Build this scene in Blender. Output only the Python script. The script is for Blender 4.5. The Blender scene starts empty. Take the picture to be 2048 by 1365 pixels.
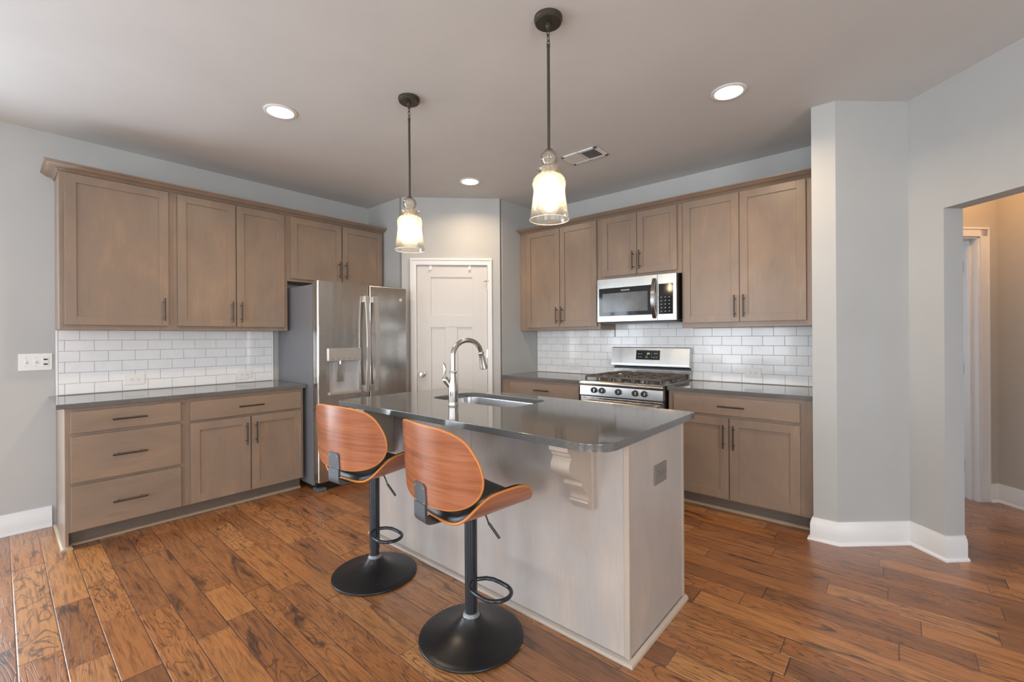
import bpy, bmesh, math, random
from mathutils import Vector, Matrix

scene = bpy.context.scene
C = scene.collection
PI = math.pi

# ------------------------------------------------------------------ camera
cd = bpy.data.cameras.new('camera')
cam = bpy.data.objects.new('camera', cd)
C.objects.link(cam)
cd.sensor_width = 36.0
cd.lens = 889.97 * 36.0 / 2048.0
cd.shift_y = -7.19 / 2048.0
cd.clip_start = 0.05
_yaw, _roll = math.radians(40.848), math.radians(-0.3522)
_f = Vector((-math.sin(_yaw), math.cos(_yaw), 0))
_r = Vector((math.cos(_yaw), math.sin(_yaw), 0))
_u = Vector((0, 0, 1))
_r2 = _r * math.cos(_roll) + _u * math.sin(_roll)
_u2 = _u * math.cos(_roll) - _r * math.sin(_roll)
M = Matrix((_r2, _u2, -_f)).transposed().to_4x4()
M.translation = Vector((4.4963, -4.0923, 1.2997))
cam.matrix_world = M
scene.camera = cam

# ------------------------------------------------------------------ view, world, daylight
scene.view_settings.view_transform = 'Standard'
scene.view_settings.look = 'None'
scene.view_settings.gamma = 1.0
scene.view_settings.use_curve_mapping = False
scene.view_settings.exposure = 0.30

w = bpy.data.worlds.new('sky')
scene.world = w
w.use_nodes = True
bg = w.node_tree.nodes['Background']
bg.inputs[0].default_value = (0.72, 0.85, 1.0, 1)
bg.inputs[1].default_value = 0.9


def area(name, loc, direction, sx, sy, power, color, shape='RECTANGLE', spread=180):
    l = bpy.data.lights.new(name, 'AREA')
    l.shape = shape
    l.size = sx
    l.size_y = sy
    l.energy = power
    l.color = color
    l.spread = math.radians(spread)
    o = bpy.data.objects.new(name, l)
    C.objects.link(o)
    o.location = loc
    o.rotation_euler = Vector(direction).to_track_quat('-Z', 'Y').to_euler()
    return o


# daylight standing in the openings of the room (patio door on the left wall, windows in the rear wall)
area('daylight_patio', (-0.25, -5.24, 1.1), (1, 0, 0), 2.1, 2.0, 82, (0.80, 0.90, 1.0))
area('daylight_rear_window', (1.5, -8.25, 1.45), (0, 1, 0), 2.2, 1.9, 64, (0.86, 0.93, 1.0))
area('daylight_rear_window', (4.9, -8.25, 1.45), (0, 1, 0), 2.2, 1.9, 68, (0.88, 0.94, 1.0))
area('added_side_light', (8.25, -5.6, 1.45), (-1, 0, 0), 2.2, 1.9, 60, (0.90, 0.95, 1.0))  # added fill light in an unseen side window

# window light of the room beyond the hall door
area('daylight_beyond', (5.090 + (-0.75 - 1.35) / math.sqrt(2), 1.0 + (-0.75 + 1.35) / math.sqrt(2), 1.3), (0.58, -0.815, 0), 1.2, 1.6, 11, (0.80, 0.90, 1.0))
# added uplights at the openings brighten the ceiling, as if by sunlit ground
area('ceiling_uplight', (-0.22, -5.24, 0.7), (1, 0, 0.55), 2.0, 1.2, 2, (1.0, 0.97, 0.92))
area('ceiling_uplight', (1.5, -8.22, 1.2), (0, 1, 0.5), 2.1, 1.3, 10, (1.0, 0.98, 0.94))
area('ceiling_uplight', (8.22, -5.6, 1.2), (-1, 0, 0.5), 2.1, 1.3, 75, (1.0, 0.98, 0.94))
area('ceiling_uplight', (4.9, -8.22, 1.2), (0, 1, 0.5), 2.1, 1.3, 40, (1.0, 0.98, 0.94))

# ------------------------------------------------------------------ node helpers
def lin(r, g, b):
    def f(c):
        c /= 255.0
        return c / 12.92 if c <= 0.04045 else ((c + 0.055) / 1.055) ** 2.4
    return (f(r), f(g), f(b), 1)


class NT:
    def __init__(self, name):
        self.m = bpy.data.materials.new(name)
        self.m.use_nodes = True
        self.t = self.m.node_tree
        self.b = self.t.nodes['Principled BSDF']
        self.out = self.t.nodes['Material Output']

    def n(self, typ, **kw):
        nd = self.t.nodes.new(typ)
        for k, v in kw.items():
            setattr(nd, k, v)
        return nd

    def put(self, sock, v):
        if hasattr(v, 'is_output') or isinstance(v, bpy.types.NodeSocket):
            self.t.links.new(v, sock)
        else:
            sock.default_value = v

    def math(self, op, a, b=0.0, c=0.0, clamp=False):
        nd = self.n('ShaderNodeMath', operation=op, use_clamp=clamp)
        self.put(nd.inputs[0], a)
        self.put(nd.inputs[1], b)
        self.put(nd.inputs[2], c)
        return nd.outputs[0]

    def coords(self, scale=(1, 1, 1), rnd=True, kind='Object'):
        tc = self.n('ShaderNodeTexCoord')
        mp = self.n('ShaderNodeMapping')
        mp.inputs['Scale'].default_value = scale
        src = tc.outputs[kind]
        if rnd:
            oi = self.n('ShaderNodeObjectInfo')
            va = self.n('ShaderNodeVectorMath', operation='SCALE')
            cv = self.n('ShaderNodeCombineXYZ')
            for i in range(3):
                self.t.links.new(oi.outputs['Random'], cv.inputs[i])
            self.t.links.new(cv.outputs[0], va.inputs[0])
            va.inputs['Scale'].default_value = 9.0
            ad = self.n('ShaderNodeVectorMath', operation='ADD')
            self.t.links.new(src, ad.inputs[0])
            self.t.links.new(va.outputs[0], ad.inputs[1])
            src = ad.outputs[0]
        self.t.links.new(src, mp.inputs[0])
        return mp.outputs[0]

    def noise(self, vec, scale=5, detail=4, rough=0.55, dist=0.0):
        nd = self.n('ShaderNodeTexNoise')
        if vec is not None:
            self.t.links.new(vec, nd.inputs['Vector'])
        nd.inputs['Scale'].default_value = scale
        nd.inputs['Detail'].default_value = detail
        nd.inputs['Roughness'].default_value = rough
        nd.inputs['Distortion'].default_value = dist
        return nd.outputs[0]

    def ramp(self, fac, stops, interp='LINEAR'):
        nd = self.n('ShaderNodeValToRGB')
        nd.color_ramp.interpolation = interp
        e = nd.color_ramp.elements
        while len(e) > 1:
            e.remove(e[-1])
        e[0].position = stops[0][0]
        e[0].color = stops[0][1]
        for p, c in stops[1:]:
            x = e.new(p)
            x.color = c
        self.put(nd.inputs[0], fac)
        return nd.outputs[0]

    def mix(self, fac, a, b, blend='MIX'):
        nd = self.n('ShaderNodeMix', data_type='RGBA', blend_type=blend)
        self.put(nd.inputs[0], fac)
        self.put(nd.inputs[6], a)
        self.put(nd.inputs[7], b)
        return nd.outputs[2]

    def smooth(self, v, lo, hi):
        nd = self.n('ShaderNodeMapRange', interpolation_type='SMOOTHSTEP')
        self.put(nd.inputs[0], v)
        nd.inputs[1].default_value = lo
        nd.inputs[2].default_value = hi
        return nd.outputs[0]

    def bump(self, h, strength=0.2, dist=0.01, normal=None):
        nd = self.n('ShaderNodeBump')
        nd.inputs['Strength'].default_value = strength
        nd.inputs['Distance'].default_value = dist
        self.put(nd.inputs['Height'], h)
        if normal is not None:
            self.t.links.new(normal, nd.inputs['Normal'])
        self.t.links.new(nd.outputs[0], self.b.inputs['Normal'])
        return nd.outputs[0]

    def set(self, **kw):
        for k, v in kw.items():
            self.put(self.b.inputs[k.replace('_', ' ')], v)
        return self.m


def paint(name, col, rough=0.6, var=0.03, scale=2.0):
    t = NT(name)
    v = t.coords((1, 1, 1), rnd=False)
    n = t.noise(v, scale, 3)
    a = tuple(max(0, c * (1 - var)) for c in col[:3]) + (1,)
    b = tuple(min(1, c * (1 + var)) for c in col[:3]) + (1,)
    c = t.ramp(n, [(0.3, a), (0.7, b)])
    f = t.noise(v, 220, 2)
    t.bump(f, 0.06, 0.002)
    return t.set(Base_Color=c, Roughness=rough)


def plain(name, col, rough=0.4, metal=0.0, var=0.04, scale=30):
    t = NT(name)
    n = t.noise(t.coords(), scale, 3)
    a = tuple(max(0, c * (1 - var)) for c in col[:3]) + (1,)
    b = tuple(min(1, c * (1 + var)) for c in col[:3]) + (1,)
    c = t.ramp(n, [(0.3, a), (0.7, b)])
    return t.set(Base_Color=c, Roughness=rough, Metallic=metal)


def stained(name, col, grain, spread=0.17, rough=0.31):
    """stained maple: cloudy blotches and faint grain along the axis grain ('x','y','z')"""
    t = NT(name)
    st = {'z': (14, 14, 1.2), 'x': (1.2, 14, 14), 'y': (14, 1.2, 14)}[grain]
    bl = {'z': (2.6, 2.6, 1.1), 'x': (1.1, 2.6, 2.6), 'y': (2.6, 1.1, 2.6)}[grain]
    n1 = t.noise(t.coords(bl), 2.2, 5, 0.6, 0.4)
    n2 = t.noise(t.coords(st), 6.0, 6, 0.65)
    k = t.math('ADD', t.math('MULTIPLY', n1, 0.72), t.math('MULTIPLY', n2, 0.28))
    lo = tuple(c * (1 - spread) for c in col[:3]) + (1,)
    hi = tuple(min(1, c * (1 + spread)) for c in col[:3]) + (1,)
    cool = (col[0] * 0.93, col[1] * 0.97, col[2] * 1.03, 1)
    c = t.ramp(k, [(0.32, lo), (0.47, cool), (0.55, col), (0.68, hi)])
    t.bump(n2, 0.05, 0.002)
    return t.set(Base_Color=c, Roughness=rough)


# ------------------------------------------------------------------ materials
MAT = {}
MAT['wall'] = paint('wall_paint', (0.46, 0.468, 0.465, 1), 0.62)
MAT['hall'] = paint('hall_paint', (0.48, 0.455, 0.41, 1), 0.62)
MAT['ceil'] = paint('ceiling_paint', (0.64, 0.645, 0.64, 1), 0.7)
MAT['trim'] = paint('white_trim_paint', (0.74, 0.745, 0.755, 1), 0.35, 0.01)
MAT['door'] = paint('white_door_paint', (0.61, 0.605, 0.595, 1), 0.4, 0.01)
CABC = lin(142, 122, 105)
MAT['cab'] = stained('stained_maple', CABC, 'z')
MAT['cab_h'] = stained('stained_maple_across', CABC, 'x')
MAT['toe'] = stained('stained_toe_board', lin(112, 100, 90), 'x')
MAT['shoe'] = stained('stained_shoe_molding', lin(168, 148, 124), 'x', 0.08)
MAT['isl'] = stained('pale_stained_veneer', lin(178, 167, 158), 'z', 0.13, 0.33)
MAT['isl_trim'] = stained('pale_stained_trim', lin(178, 164, 150), 'z', 0.06, 0.35)
MAT['pull'] = plain('dark_bronze_metal', (0.075, 0.068, 0.062, 1), 0.35, 0.85)
MAT['bronze'] = plain('oiled_bronze', (0.075, 0.068, 0.052, 1), 0.45, 0.6)
MAT['black'] = plain('black_enamel', (0.012, 0.012, 0.014, 1), 0.28)
MAT['blackglass'] = plain('black_glass', (0.010, 0.011, 0.013, 1), 0.06)
MAT['iron'] = plain('cast_iron', (0.115, 0.100, 0.088, 1), 0.6, 0.2)
MAT['white'] = plain('white_plastic', (0.80, 0.80, 0.79, 1), 0.35, 0, 0.01)
MAT['slot'] = plain('dark_slot', (0.03, 0.03, 0.03, 1), 0.6)
MAT['greyplate'] = plain('taupe_plastic', (0.20, 0.175, 0.16, 1), 0.4)
MAT['lightgrey'] = plain('grey_print', (0.55, 0.55, 0.56, 1), 0.5)
MAT['vinyl'] = plain('black_vinyl', (0.016, 0.017, 0.019, 1), 0.33, 0, 0.2, 60)
MAT['clear_grey'] = plain('grey_foot_plastic', (0.10, 0.12, 0.13, 1), 0.3)
MAT['brass'] = plain('brass_screw_base', (0.55, 0.42, 0.22, 1), 0.35, 0.9)


def steel(name, col, rough, aniso=0.0, streak=0.06):
    t = NT(name)
    n = t.noise(t.coords((2, 2, 160)), 3, 4)
    c0 = tuple(c * (1 - streak) for c in col) + (1,)
    c1 = tuple(min(1, c * (1 + streak)) for c in col) + (1,)
    c = t.ramp(n, [(0.3, c0), (0.7, c1)])
    w_ = t.noise(t.coords((1.6, 1.6, 0.35)), 2.2, 2)
    t.bump(w_, 0.32, 0.03)
    t.set(Base_Color=c, Metallic=1.0, Roughness=rough)
    t.b.inputs['Anisotropic'].default_value = aniso
    return t.m


MAT['disp'] = plain('satin_grey_metal', (0.50, 0.485, 0.465, 1), 0.32, 0.55, 0.03)
MAT['recess'] = plain('recess_grey_metal', (0.47, 0.485, 0.51, 1), 0.38, 0.2, 0.03)
MAT['steel'] = steel('brushed_stainless', (0.60, 0.58, 0.55), 0.19, 0.5)
MAT['steel_dark'] = steel('slate_stainless', (0.36, 0.34, 0.315), 0.22, 0.6)
MAT['steel_b'] = steel('bright_stainless', (0.56, 0.56, 0.55), 0.26, 0.2)
MAT['nickel'] = plain('brushed_nickel', (0.58, 0.55, 0.51, 1), 0.2, 1.0, 0.03)
MAT['basin'] = plain('sink_stainless', (0.70, 0.71, 0.73, 1), 0.3, 1.0, 0.03)
MAT['fridge_side'] = plain('grey_textured_metal', (0.165, 0.170, 0.188, 1), 0.42, 0.0, 0.06, 300)


def quartz():
    t = NT('dark_grey_quartz')
    v = t.coords((1, 1, 1), False)
    n = t.noise(v, 260, 2)
    n2 = t.noise(v, 3, 3)
    c = t.ramp(n, [(0.35, (0.100, 0.102, 0.099, 1)), (0.5, (0.128, 0.130, 0.127, 1)), (0.72, (0.165, 0.166, 0.162, 1))])
    t.set(Base_Color=c, Roughness=t.math('ADD', t.math('MULTIPLY', n2, 0.05), 0.06))
    t.b.inputs['Specular IOR Level'].default_value = 1.0
    return t.m


MAT['quartz'] = quartz()


def tile_mat():
    t = NT('white_glazed_tile')
    n = t.noise(t.coords((1, 1, 1), False), 9, 2)
    c = t.ramp(n, [(0.3, (0.82, 0.83, 0.85, 1)), (0.7, (0.87, 0.88, 0.895, 1))])
    t.bump(n, 0.05, 0.01)
    return t.set(Base_Color=c, Roughness=0.10)


MAT['tile'] = tile_mat()
MAT['grout'] = paint('grey_grout', (0.36, 0.365, 0.38, 1), 0.8)


def floor_mat():
    t = NT('scraped_hickory_planks')
    tc = t.n('ShaderNodeTexCoord')
    sp = t.n('ShaderNodeSeparateXYZ')
    t.t.links.new(tc.outputs['Object'], sp.inputs[0])
    x, y = sp.outputs[0], sp.outputs[1]
    W = 0.1277
    yy = t.math('DIVIDE', t.math('ADD', y, 3.535 + W * 60), W)
    row = t.math('FLOOR', yy)
    fy = t.math('FRACT', yy)

    def wn(v, dim='1D', w2=None):
        nd = t.n('ShaderNodeTexWhiteNoise', noise_dimensions=dim)
        if dim == '1D':
            t.put(nd.inputs['W'], v)
        else:
            cv = t.n('ShaderNodeCombineXYZ')
            t.put(cv.inputs[0], v)
            t.put(cv.inputs[1], w2)
            t.t.links.new(cv.outputs[0], nd.inputs['Vector'])
        return nd.outputs['Value']
    r1 = wn(row)
    r2 = wn(t.math('ADD', row, 57.31))
    L = t.math('ADD', t.math('MULTIPLY', r2, 0.55), 0.42)
    u = t.math('ADD', t.math('DIVIDE', t.math('ADD', x, 20.0), L), t.math('MULTIPLY', r1, 7.3))
    # vary lengths inside a row
    wob = t.math('MULTIPLY', t.math('SINE', t.math('MULTIPLY', u, 1.7)), 0.28)
    u = t.math('ADD', u, wob)
    col = t.math('FLOOR', u)
    fx = t.math('FRACT', u)
    pid = wn(row, '2D', col)
    pid2 = wn(t.math('ADD', row, 31.7), '2D', t.math('ADD', col, 11.3))
    ey = t.math('MULTIPLY', t.math('MINIMUM', fy, t.math('SUBTRACT', 1.0, fy)), W)
    ex = t.math('MULTIPLY', t.math('MINIMUM', fx, t.math('SUBTRACT', 1.0, fx)), L)
    e = t.math('MINIMUM', ex, ey)
    seam = t.smooth(e, 0.0004, 0.0022)
    # grain space
    gv = t.n('ShaderNodeCombineXYZ')
    t.put(gv.inputs[0], t.math('ADD', t.math('MULTIPLY', x, 1.8), t.math('MULTIPLY', pid, 37.0)))
    t.put(gv.inputs[1], t.math('ADD', t.math('MULTIPLY', y, 9.0), t.math('MULTIPLY', pid2, 23.0)))
    t.put(gv.inputs[2], t.math('MULTIPLY', pid, 51.0))
    g1 = t.noise(gv.outputs[0], 0.9, 3.0, 0.5, 0.9)
    cont = t.math('ABSOLUTE', t.math('SUBTRACT', t.math('FRACT', t.math('MULTIPLY', g1, 15.0)), 0.5))
    line = t.math('SUBTRACT', 1.0, t.smooth(cont, 0.02, 0.16))
    fv = t.n('ShaderNodeCombineXYZ')
    t.put(fv.inputs[0], t.math('ADD', t.math('MULTIPLY', x, 7.0), t.math('MULTIPLY', pid2, 19.0)))
    t.put(fv.inputs[1], t.math('MULTIPLY', y, 95.0))
    t.put(fv.inputs[2], t.math('MULTIPLY', pid, 13.0))
    g2 = t.noise(fv.outputs[0], 1.0, 4, 0.6, 0.3)
    g3 = t.noise(gv.outputs[0], 1.4, 4, 0.6, 1.2)
    tone = t.ramp(pid, [(0.0, (0.22, 0.088, 0.032, 1)), (0.22, (0.31, 0.121, 0.040, 1)), (0.5, (0.38, 0.150, 0.046, 1)),
                        (0.78, (0.45, 0.184, 0.056, 1)), (1.0, (0.52, 0.245, 0.085, 1))])
    c = t.mix(t.math('MULTIPLY', t.smooth(g2, 0.42, 0.70), 0.62), tone, (0.075, 0.028, 0.012, 1))
    few = t.math('MULTIPLY', t.smooth(pid2, 0.20, 0.80), 0.68)
    c = t.mix(t.math('MULTIPLY', line, few), c, (0.055, 0.020, 0.010, 1))
    c = t.mix(t.math('MULTIPLY', t.smooth(g3, 0.55, 0.70), 0.85), c, (0.045, 0.022, 0.014, 1))
    c = t.mix(t.math('MULTIPLY', t.smooth(t.math('SUBTRACT', 1.0, g3), 0.52, 0.72), 0.35), c, (0.42, 0.20, 0.075, 1))
    c = t.mix(seam, (0.035, 0.016, 0.009, 1), c)
    wv = t.n('ShaderNodeCombineXYZ')
    t.put(wv.inputs[0], t.math('ADD', t.math('MULTIPLY', x, 5.0), t.math('MULTIPLY', pid, 9.0)))
    t.put(wv.inputs[1], t.math('MULTIPLY', y, 14.0))
    scrape = t.noise(wv.outputs[0], 1.0, 3)
    h = t.math('ADD', t.math('MULTIPLY', t.smooth(e, 0.0, 0.0045), 0.55),
               t.math('ADD', t.math('MULTIPLY', scrape, 0.45), t.math('MULTIPLY', line, -0.10)))
    t.bump(h, 0.55, 0.004)
    ro = t.math('ADD', 0.22, t.math('MULTIPLY', g2, 0.16))
    t.set(Base_Color=c, Roughness=ro)
    t.b.inputs['Specular IOR Level'].default_value = 0.6
    t.b.inputs['Coat Weight'].default_value = 0.6
    t.b.inputs['Coat Roughness'].default_value = 0.24
    return t.m


MAT['floor'] = floor_mat()


def walnut():
    t = NT('walnut_veneer')
    v = t.coords((1.0, 1.0, 22))
    n = t.noise(v, 2.1, 6, 0.6, 0.5)
    f = t.noise(t.coords((5, 5, 130)), 2.0, 4, 0.6)
    k = t.math('ADD', t.math('MULTIPLY', n, 0.68), t.math('MULTIPLY', f, 0.32))
    c = t.ramp(k, [(0.28, (0.15, 0.042, 0.016, 1)), (0.40, (0.27, 0.084, 0.034, 1)), (0.52, (0.35, 0.118, 0.050, 1)), (0.68, (0.43, 0.158, 0.070, 1))])
    t.bump(f, 0.03, 0.001)
    t.set(Base_Color=c, Roughness=0.27)
    return t.m


MAT['walnut'] = walnut()
MAT['ply'] = stained('plywood_edge', lin(205, 128, 60), 'z', 0.1, 0.35)


def base_metal():
    t = NT('scuffed_black_metal')
    v = t.coords()
    n = t.noise(v, 70, 2, 0.7)
    n2 = t.noise(v, 9, 3)
    spots = t.math('MULTIPLY', t.smooth(n, 0.71, 0.76), t.smooth(n2, 0.45, 0.6))
    c = t.mix(spots, (0.018, 0.018, 0.019, 1), (0.30, 0.30, 0.30, 1))
    t.set(Base_Color=c, Roughness=t.math('ADD', 0.30, t.math('MULTIPLY', n2, 0.12)), Metallic=0.25)
    return t.m


MAT['base'] = base_metal()
MAT['pole'] = plain('satin_black_metal', (0.040, 0.047, 0.057, 1), 0.25, 0.5)
MAT['bracket'] = plain('charcoal_steel', (0.095, 0.105, 0.118, 1), 0.42, 0.4)
MAT['weld'] = plain('grey_weld', (0.25, 0.26, 0.27, 1), 0.5, 0.6, 0.3, 120)


def emit(name, col, s):
    t = NT(name)
    t.set(Base_Color=(0.9, 0.9, 0.9, 1), Emission_Color=col)
    t.b.inputs['Emission Strength'].default_value = s
    return t.m


MAT['lens'] = emit('lit_lens', (1.0, 0.93, 0.82, 1), 9.0)
MAT['bulb'] = emit('lit_bulb', (1.0, 0.80, 0.52, 1), 48.0)
MAT['led'] = emit('green_display', (0.45, 0.75, 0.15, 1), 0.9)


def seeded_glass():
    t = NT('seeded_glass')
    v = t.coords()
    vo = t.n('ShaderNodeTexVoronoi')
    vo.inputs['Scale'].default_value = 95
    t.t.links.new(v, vo.inputs['Vector'])
    seed = t.math('SUBTRACT', 1.0, t.smooth(vo.outputs['Distance'], 0.10, 0.30))
    tr = t.n('ShaderNodeBsdfTransparent')
    tr.inputs[0].default_value = (0.97, 0.96, 0.94, 1)
    gl = t.n('ShaderNodeBsdfGlossy')
    gl.inputs['Roughness'].default_value = 0.04
    tl = t.n('ShaderNodeBsdfTranslucent')
    tl.inputs[0].default_value = (0.95, 0.92, 0.86, 1)
    bp = t.n('ShaderNodeBump')
    bp.inputs['Strength'].default_value = 0.5
    bp.inputs['Distance'].default_value = 0.002
    t.t.links.new(seed, bp.inputs['Height'])
    t.t.links.new(bp.outputs[0], gl.inputs['Normal'])
    fr = t.n('ShaderNodeFresnel')
    fr.inputs[0].default_value = 1.5
    m1 = t.n('ShaderNodeMixShader')
    t.put(m1.inputs[0], t.math('ADD', 0.16, t.math('MULTIPLY', seed, 0.14)))
    t.t.links.new(tr.outputs[0], m1.inputs[1])
    t.t.links.new(tl.outputs[0], m1.inputs[2])
    m2 = t.n('ShaderNodeMixShader')
    t.put(m2.inputs[0], t.math('MULTIPLY', fr.outputs[0], 0.8))
    t.t.links.new(m1.outputs[0], m2.inputs[1])
    t.t.links.new(gl.outputs[0], m2.inputs[2])
    t.t.links.new(m2.outputs[0], t.out.inputs['Surface'])
    return t.m


MAT['glass'] = seeded_glass()
MAT['rimglass'] = plain('thick_glass_rim', (0.85, 0.82, 0.76, 1), 0.1)

# ------------------------------------------------------------------ mesh helpers
class MB:
    def __init__(self):
        self.bm = bmesh.new()

    def merge(self, tmp, mat=None):
        me = bpy.data.meshes.new('tmp')
        if mat is not None:
            bmesh.ops.transform(tmp, matrix=mat, verts=tmp.verts)
        tmp.to_mesh(me)
        tmp.free()
        self.bm.from_mesh(me)
        bpy.data.meshes.remove(me)
        return self

    def box(self, x0, x1, y0, y1, z0, z1, bev=0.0, seg=2, mat=None):
        if x0 > x1: x0, x1 = x1, x0
        if y0 > y1: y0, y1 = y1, y0
        if z0 > z1: z0, z1 = z1, z0
        t = bmesh.new()
        vs = [t.verts.new(p) for p in ((x0, y0, z0), (x1, y0, z0), (x1, y1, z0), (x0, y1, z0),
                                       (x0, y0, z1), (x1, y0, z1), (x1, y1, z1), (x0, y1, z1))]
        for f in ((0, 3, 2, 1), (4, 5, 6, 7), (0, 1, 5, 4), (1, 2, 6, 5), (2, 3, 7, 6), (3, 0, 4, 7)):
            t.faces.new([vs[i] for i in f])
        if bev > 0:
            bmesh.ops.bevel(t, geom=list(t.edges), offset=bev, segments=seg, affect='EDGES', profile=0.5)
        return self.merge(t, mat)

    def prism(self, poly, z0, z1, bev=0.0, mat=None):
        """vertical prism over a plan polygon (counter-clockwise)"""
        t = bmesh.new()
        a = [t.verts.new((p[0], p[1], z0)) for p in poly]
        b = [t.verts.new((p[0], p[1], z1)) for p in poly]
        n = len(poly)
        t.faces.new(list(reversed(a)))
        t.faces.new(b)
        for i in range(n):
            j = (i + 1) % n
            t.faces.new((a[i], a[j], b[j], b[i]))
        bmesh.ops.recalc_face_normals(t, faces=t.faces)
        if bev > 0:
            bmesh.ops.bevel(t, geom=[e for e in t.edges if abs(e.verts[0].co.z - e.verts[1].co.z) < 1e-6],
                            offset=bev, segments=2, affect='EDGES', profile=0.5)
        return self.merge(t, mat)

    def extrude_x(self, poly_yz, x0, x1, mat=None):
        t = bmesh.new()
        a = [t.verts.new((x0, p[0], p[1])) for p in poly_yz]
        b = [t.verts.new((x1, p[0], p[1])) for p in poly_yz]
        n = len(poly_yz)
        t.faces.new(a)
        t.faces.new(list(reversed(b)))
        for i in range(n):
            j = (i + 1) % n
            t.faces.new((a[i], b[i], b[j], a[j]))
        bmesh.ops.recalc_face_normals(t, faces=t.faces)
        return self.merge(t, mat)

    def lathe(self, prof, c=(0, 0, 0), seg=48, mat=None, close=False):
        t = bmesh.new()
        rings = []
        for r, z in prof:
            if r < 1e-5:
                rings.append([t.verts.new((c[0], c[1], c[2] + z))])
            else:
                rings.append([t.verts.new((c[0] + r * math.cos(2 * PI * i / seg), c[1] + r * math.sin(2 * PI * i / seg), c[2] + z)) for i in range(seg)])
        pairs = list(zip(rings[:-1], rings[1:]))
        if close:
            pairs.append((rings[-1], rings[0]))
        for A, B in pairs:
            for i in range(seg):
                j = (i + 1) % seg
                if len(A) == 1 and len(B) == 1:
                    continue
                if len(A) == 1:
                    t.faces.new((A[0], B[i], B[j]))
                elif len(B) == 1:
                    t.faces.new((A[i], A[j], B[0]))
                else:
                    t.faces.new((A[i], A[j], B[j], B[i]))
        if not close:
            for R in (rings[0], rings[-1]):
                if len(R) > 1:
                    t.faces.new(R)
        bmesh.ops.recalc_face_normals(t, faces=t.faces)
        return self.merge(t, mat)

    def tube(self, pts, r, seg=12, closed=False, rs=None, mat=None):
        t = bmesh.new()
        P = [Vector(p) for p in pts]
        n = len(P)
        rings = []
        prev = None
        for i in range(n):
            if closed:
                d = (P[(i + 1) % n] - P[i - 1]).normalized()
            elif i == 0:
                d = (P[1] - P[0]).normalized()
            elif i == n - 1:
                d = (P[-1] - P[-2]).normalized()
            else:
                d = (P[i + 1] - P[i - 1]).normalized()
            if prev is None:
                up = Vector((0, 0, 1)) if abs(d.z) < 0.9 else Vector((1, 0, 0))
                a = d.cross(up).normalized()
            else:
                a = (prev - d * prev.dot(d)).normalized()
            prev = a
            b = d.cross(a)
            rr = rs[i] if rs else r
            rings.append([t.verts.new(P[i] + (a * math.cos(2 * PI * k / seg) + b * math.sin(2 * PI * k / seg)) * rr) for k in range(seg)])
        m = n if closed else n - 1
        for i in range(m):
            A, B = rings[i], rings[(i + 1) % n]
            for k in range(seg):
                l = (k + 1) % seg
                t.faces.new((A[k], A[l], B[l], B[k]))
        if not closed:
            t.faces.new(rings[0])
            t.faces.new(rings[-1])
        bmesh.ops.recalc_face_normals(t, faces=t.faces)
        return self.merge(t, mat)

    def sweep(self, path, prof, mat=None):
        """profile (outward offset, z) swept along a plan polyline; outward is to the RIGHT of travel"""
        t = bmesh.new()
        P = [Vector((p[0], p[1])) for p in path]
        n = len(P)
        rings = []
        for i in range(n):
            ds = []
            if i > 0: ds.append((P[i] - P[i - 1]).normalized())
            if i < n - 1: ds.append((P[i + 1] - P[i]).normalized())
            ns = [Vector((d.y, -d.x)) for d in ds]
            if len(ns) == 2:
                m = (ns[0] + ns[1]).normalized()
                m = m / max(0.2, m.dot(ns[0]))
            else:
                m = ns[0]
            rings.append([t.verts.new((P[i].x + m.x * o, P[i].y + m.y * o, z)) for o, z in prof])
        k = len(prof)
        for i in range(n - 1):
            for a in range(k):
                b = (a + 1) % k
                t.faces.new((rings[i][a], rings[i][b], rings[i + 1][b], rings[i + 1][a]))
        t.faces.new(rings[0])
        t.faces.new(list(reversed(rings[-1])))
        bmesh.ops.recalc_face_normals(t, faces=t.faces)
        return self.merge(t, mat)

    def grid(self, rows, closed_u=False):
        """rows of points -> quad surface"""
        t = bmesh.new()
        R = [[t.verts.new(p) for p in row] for row in rows]
        for a, b in zip(R[:-1], R[1:]):
            m = len(a)
            for i in range(m if closed_u else m - 1):
                j = (i + 1) % m
                t.faces.new((a[i], a[j], b[j], b[i]))
        return self.merge(t)

    def build(self, name, mat, parent=None, smooth=35, recalc=False):
        if recalc:
            bmesh.ops.recalc_face_normals(self.bm, faces=self.bm.faces)
        me = bpy.data.meshes.new(name)
        self.bm.to_mesh(me)
        self.bm.free()
        if isinstance(mat, str):
            mat = MAT[mat]
        me.materials.append(mat)
        if smooth:
            me.polygons.foreach_set('use_smooth', [True] * len(me.polygons))
            me.set_sharp_from_angle(angle=math.radians(smooth))
        o = bpy.data.objects.new(name, me)
        C.objects.link(o)
        if smooth and smooth <= 40:
            wnm = o.modifiers.new('weighted_normals', 'WEIGHTED_NORMAL')
            wnm.keep_sharp = True
            wnm.weight = 80
        if parent is not None:
            o.parent = parent
        return o


def thing(name, label, cat, loc=(0, 0, 0), rot=0.0, group=None):
    o = bpy.data.objects.new(name, None)
    C.objects.link(o)
    o.empty_display_size = 0.1
    o.location = loc
    o.rotation_euler = (0, 0, rot)
    o['label'] = label
    o['category'] = cat
    if group:
        o['group'] = group
    return o


def tag(o, label, cat, group=None):
    o['label'] = label
    o['category'] = cat
    if group:
        o['group'] = group
    return o


def struct(mb, name, mat, loc=(0, 0, 0), rot=0.0, smooth=35, parent=None):
    o = mb.build(name, mat, parent, smooth)
    if parent is None:
        o['kind'] = 'structure'
    o.location = loc
    o.rotation_euler = (0, 0, rot)
    return o


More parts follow.
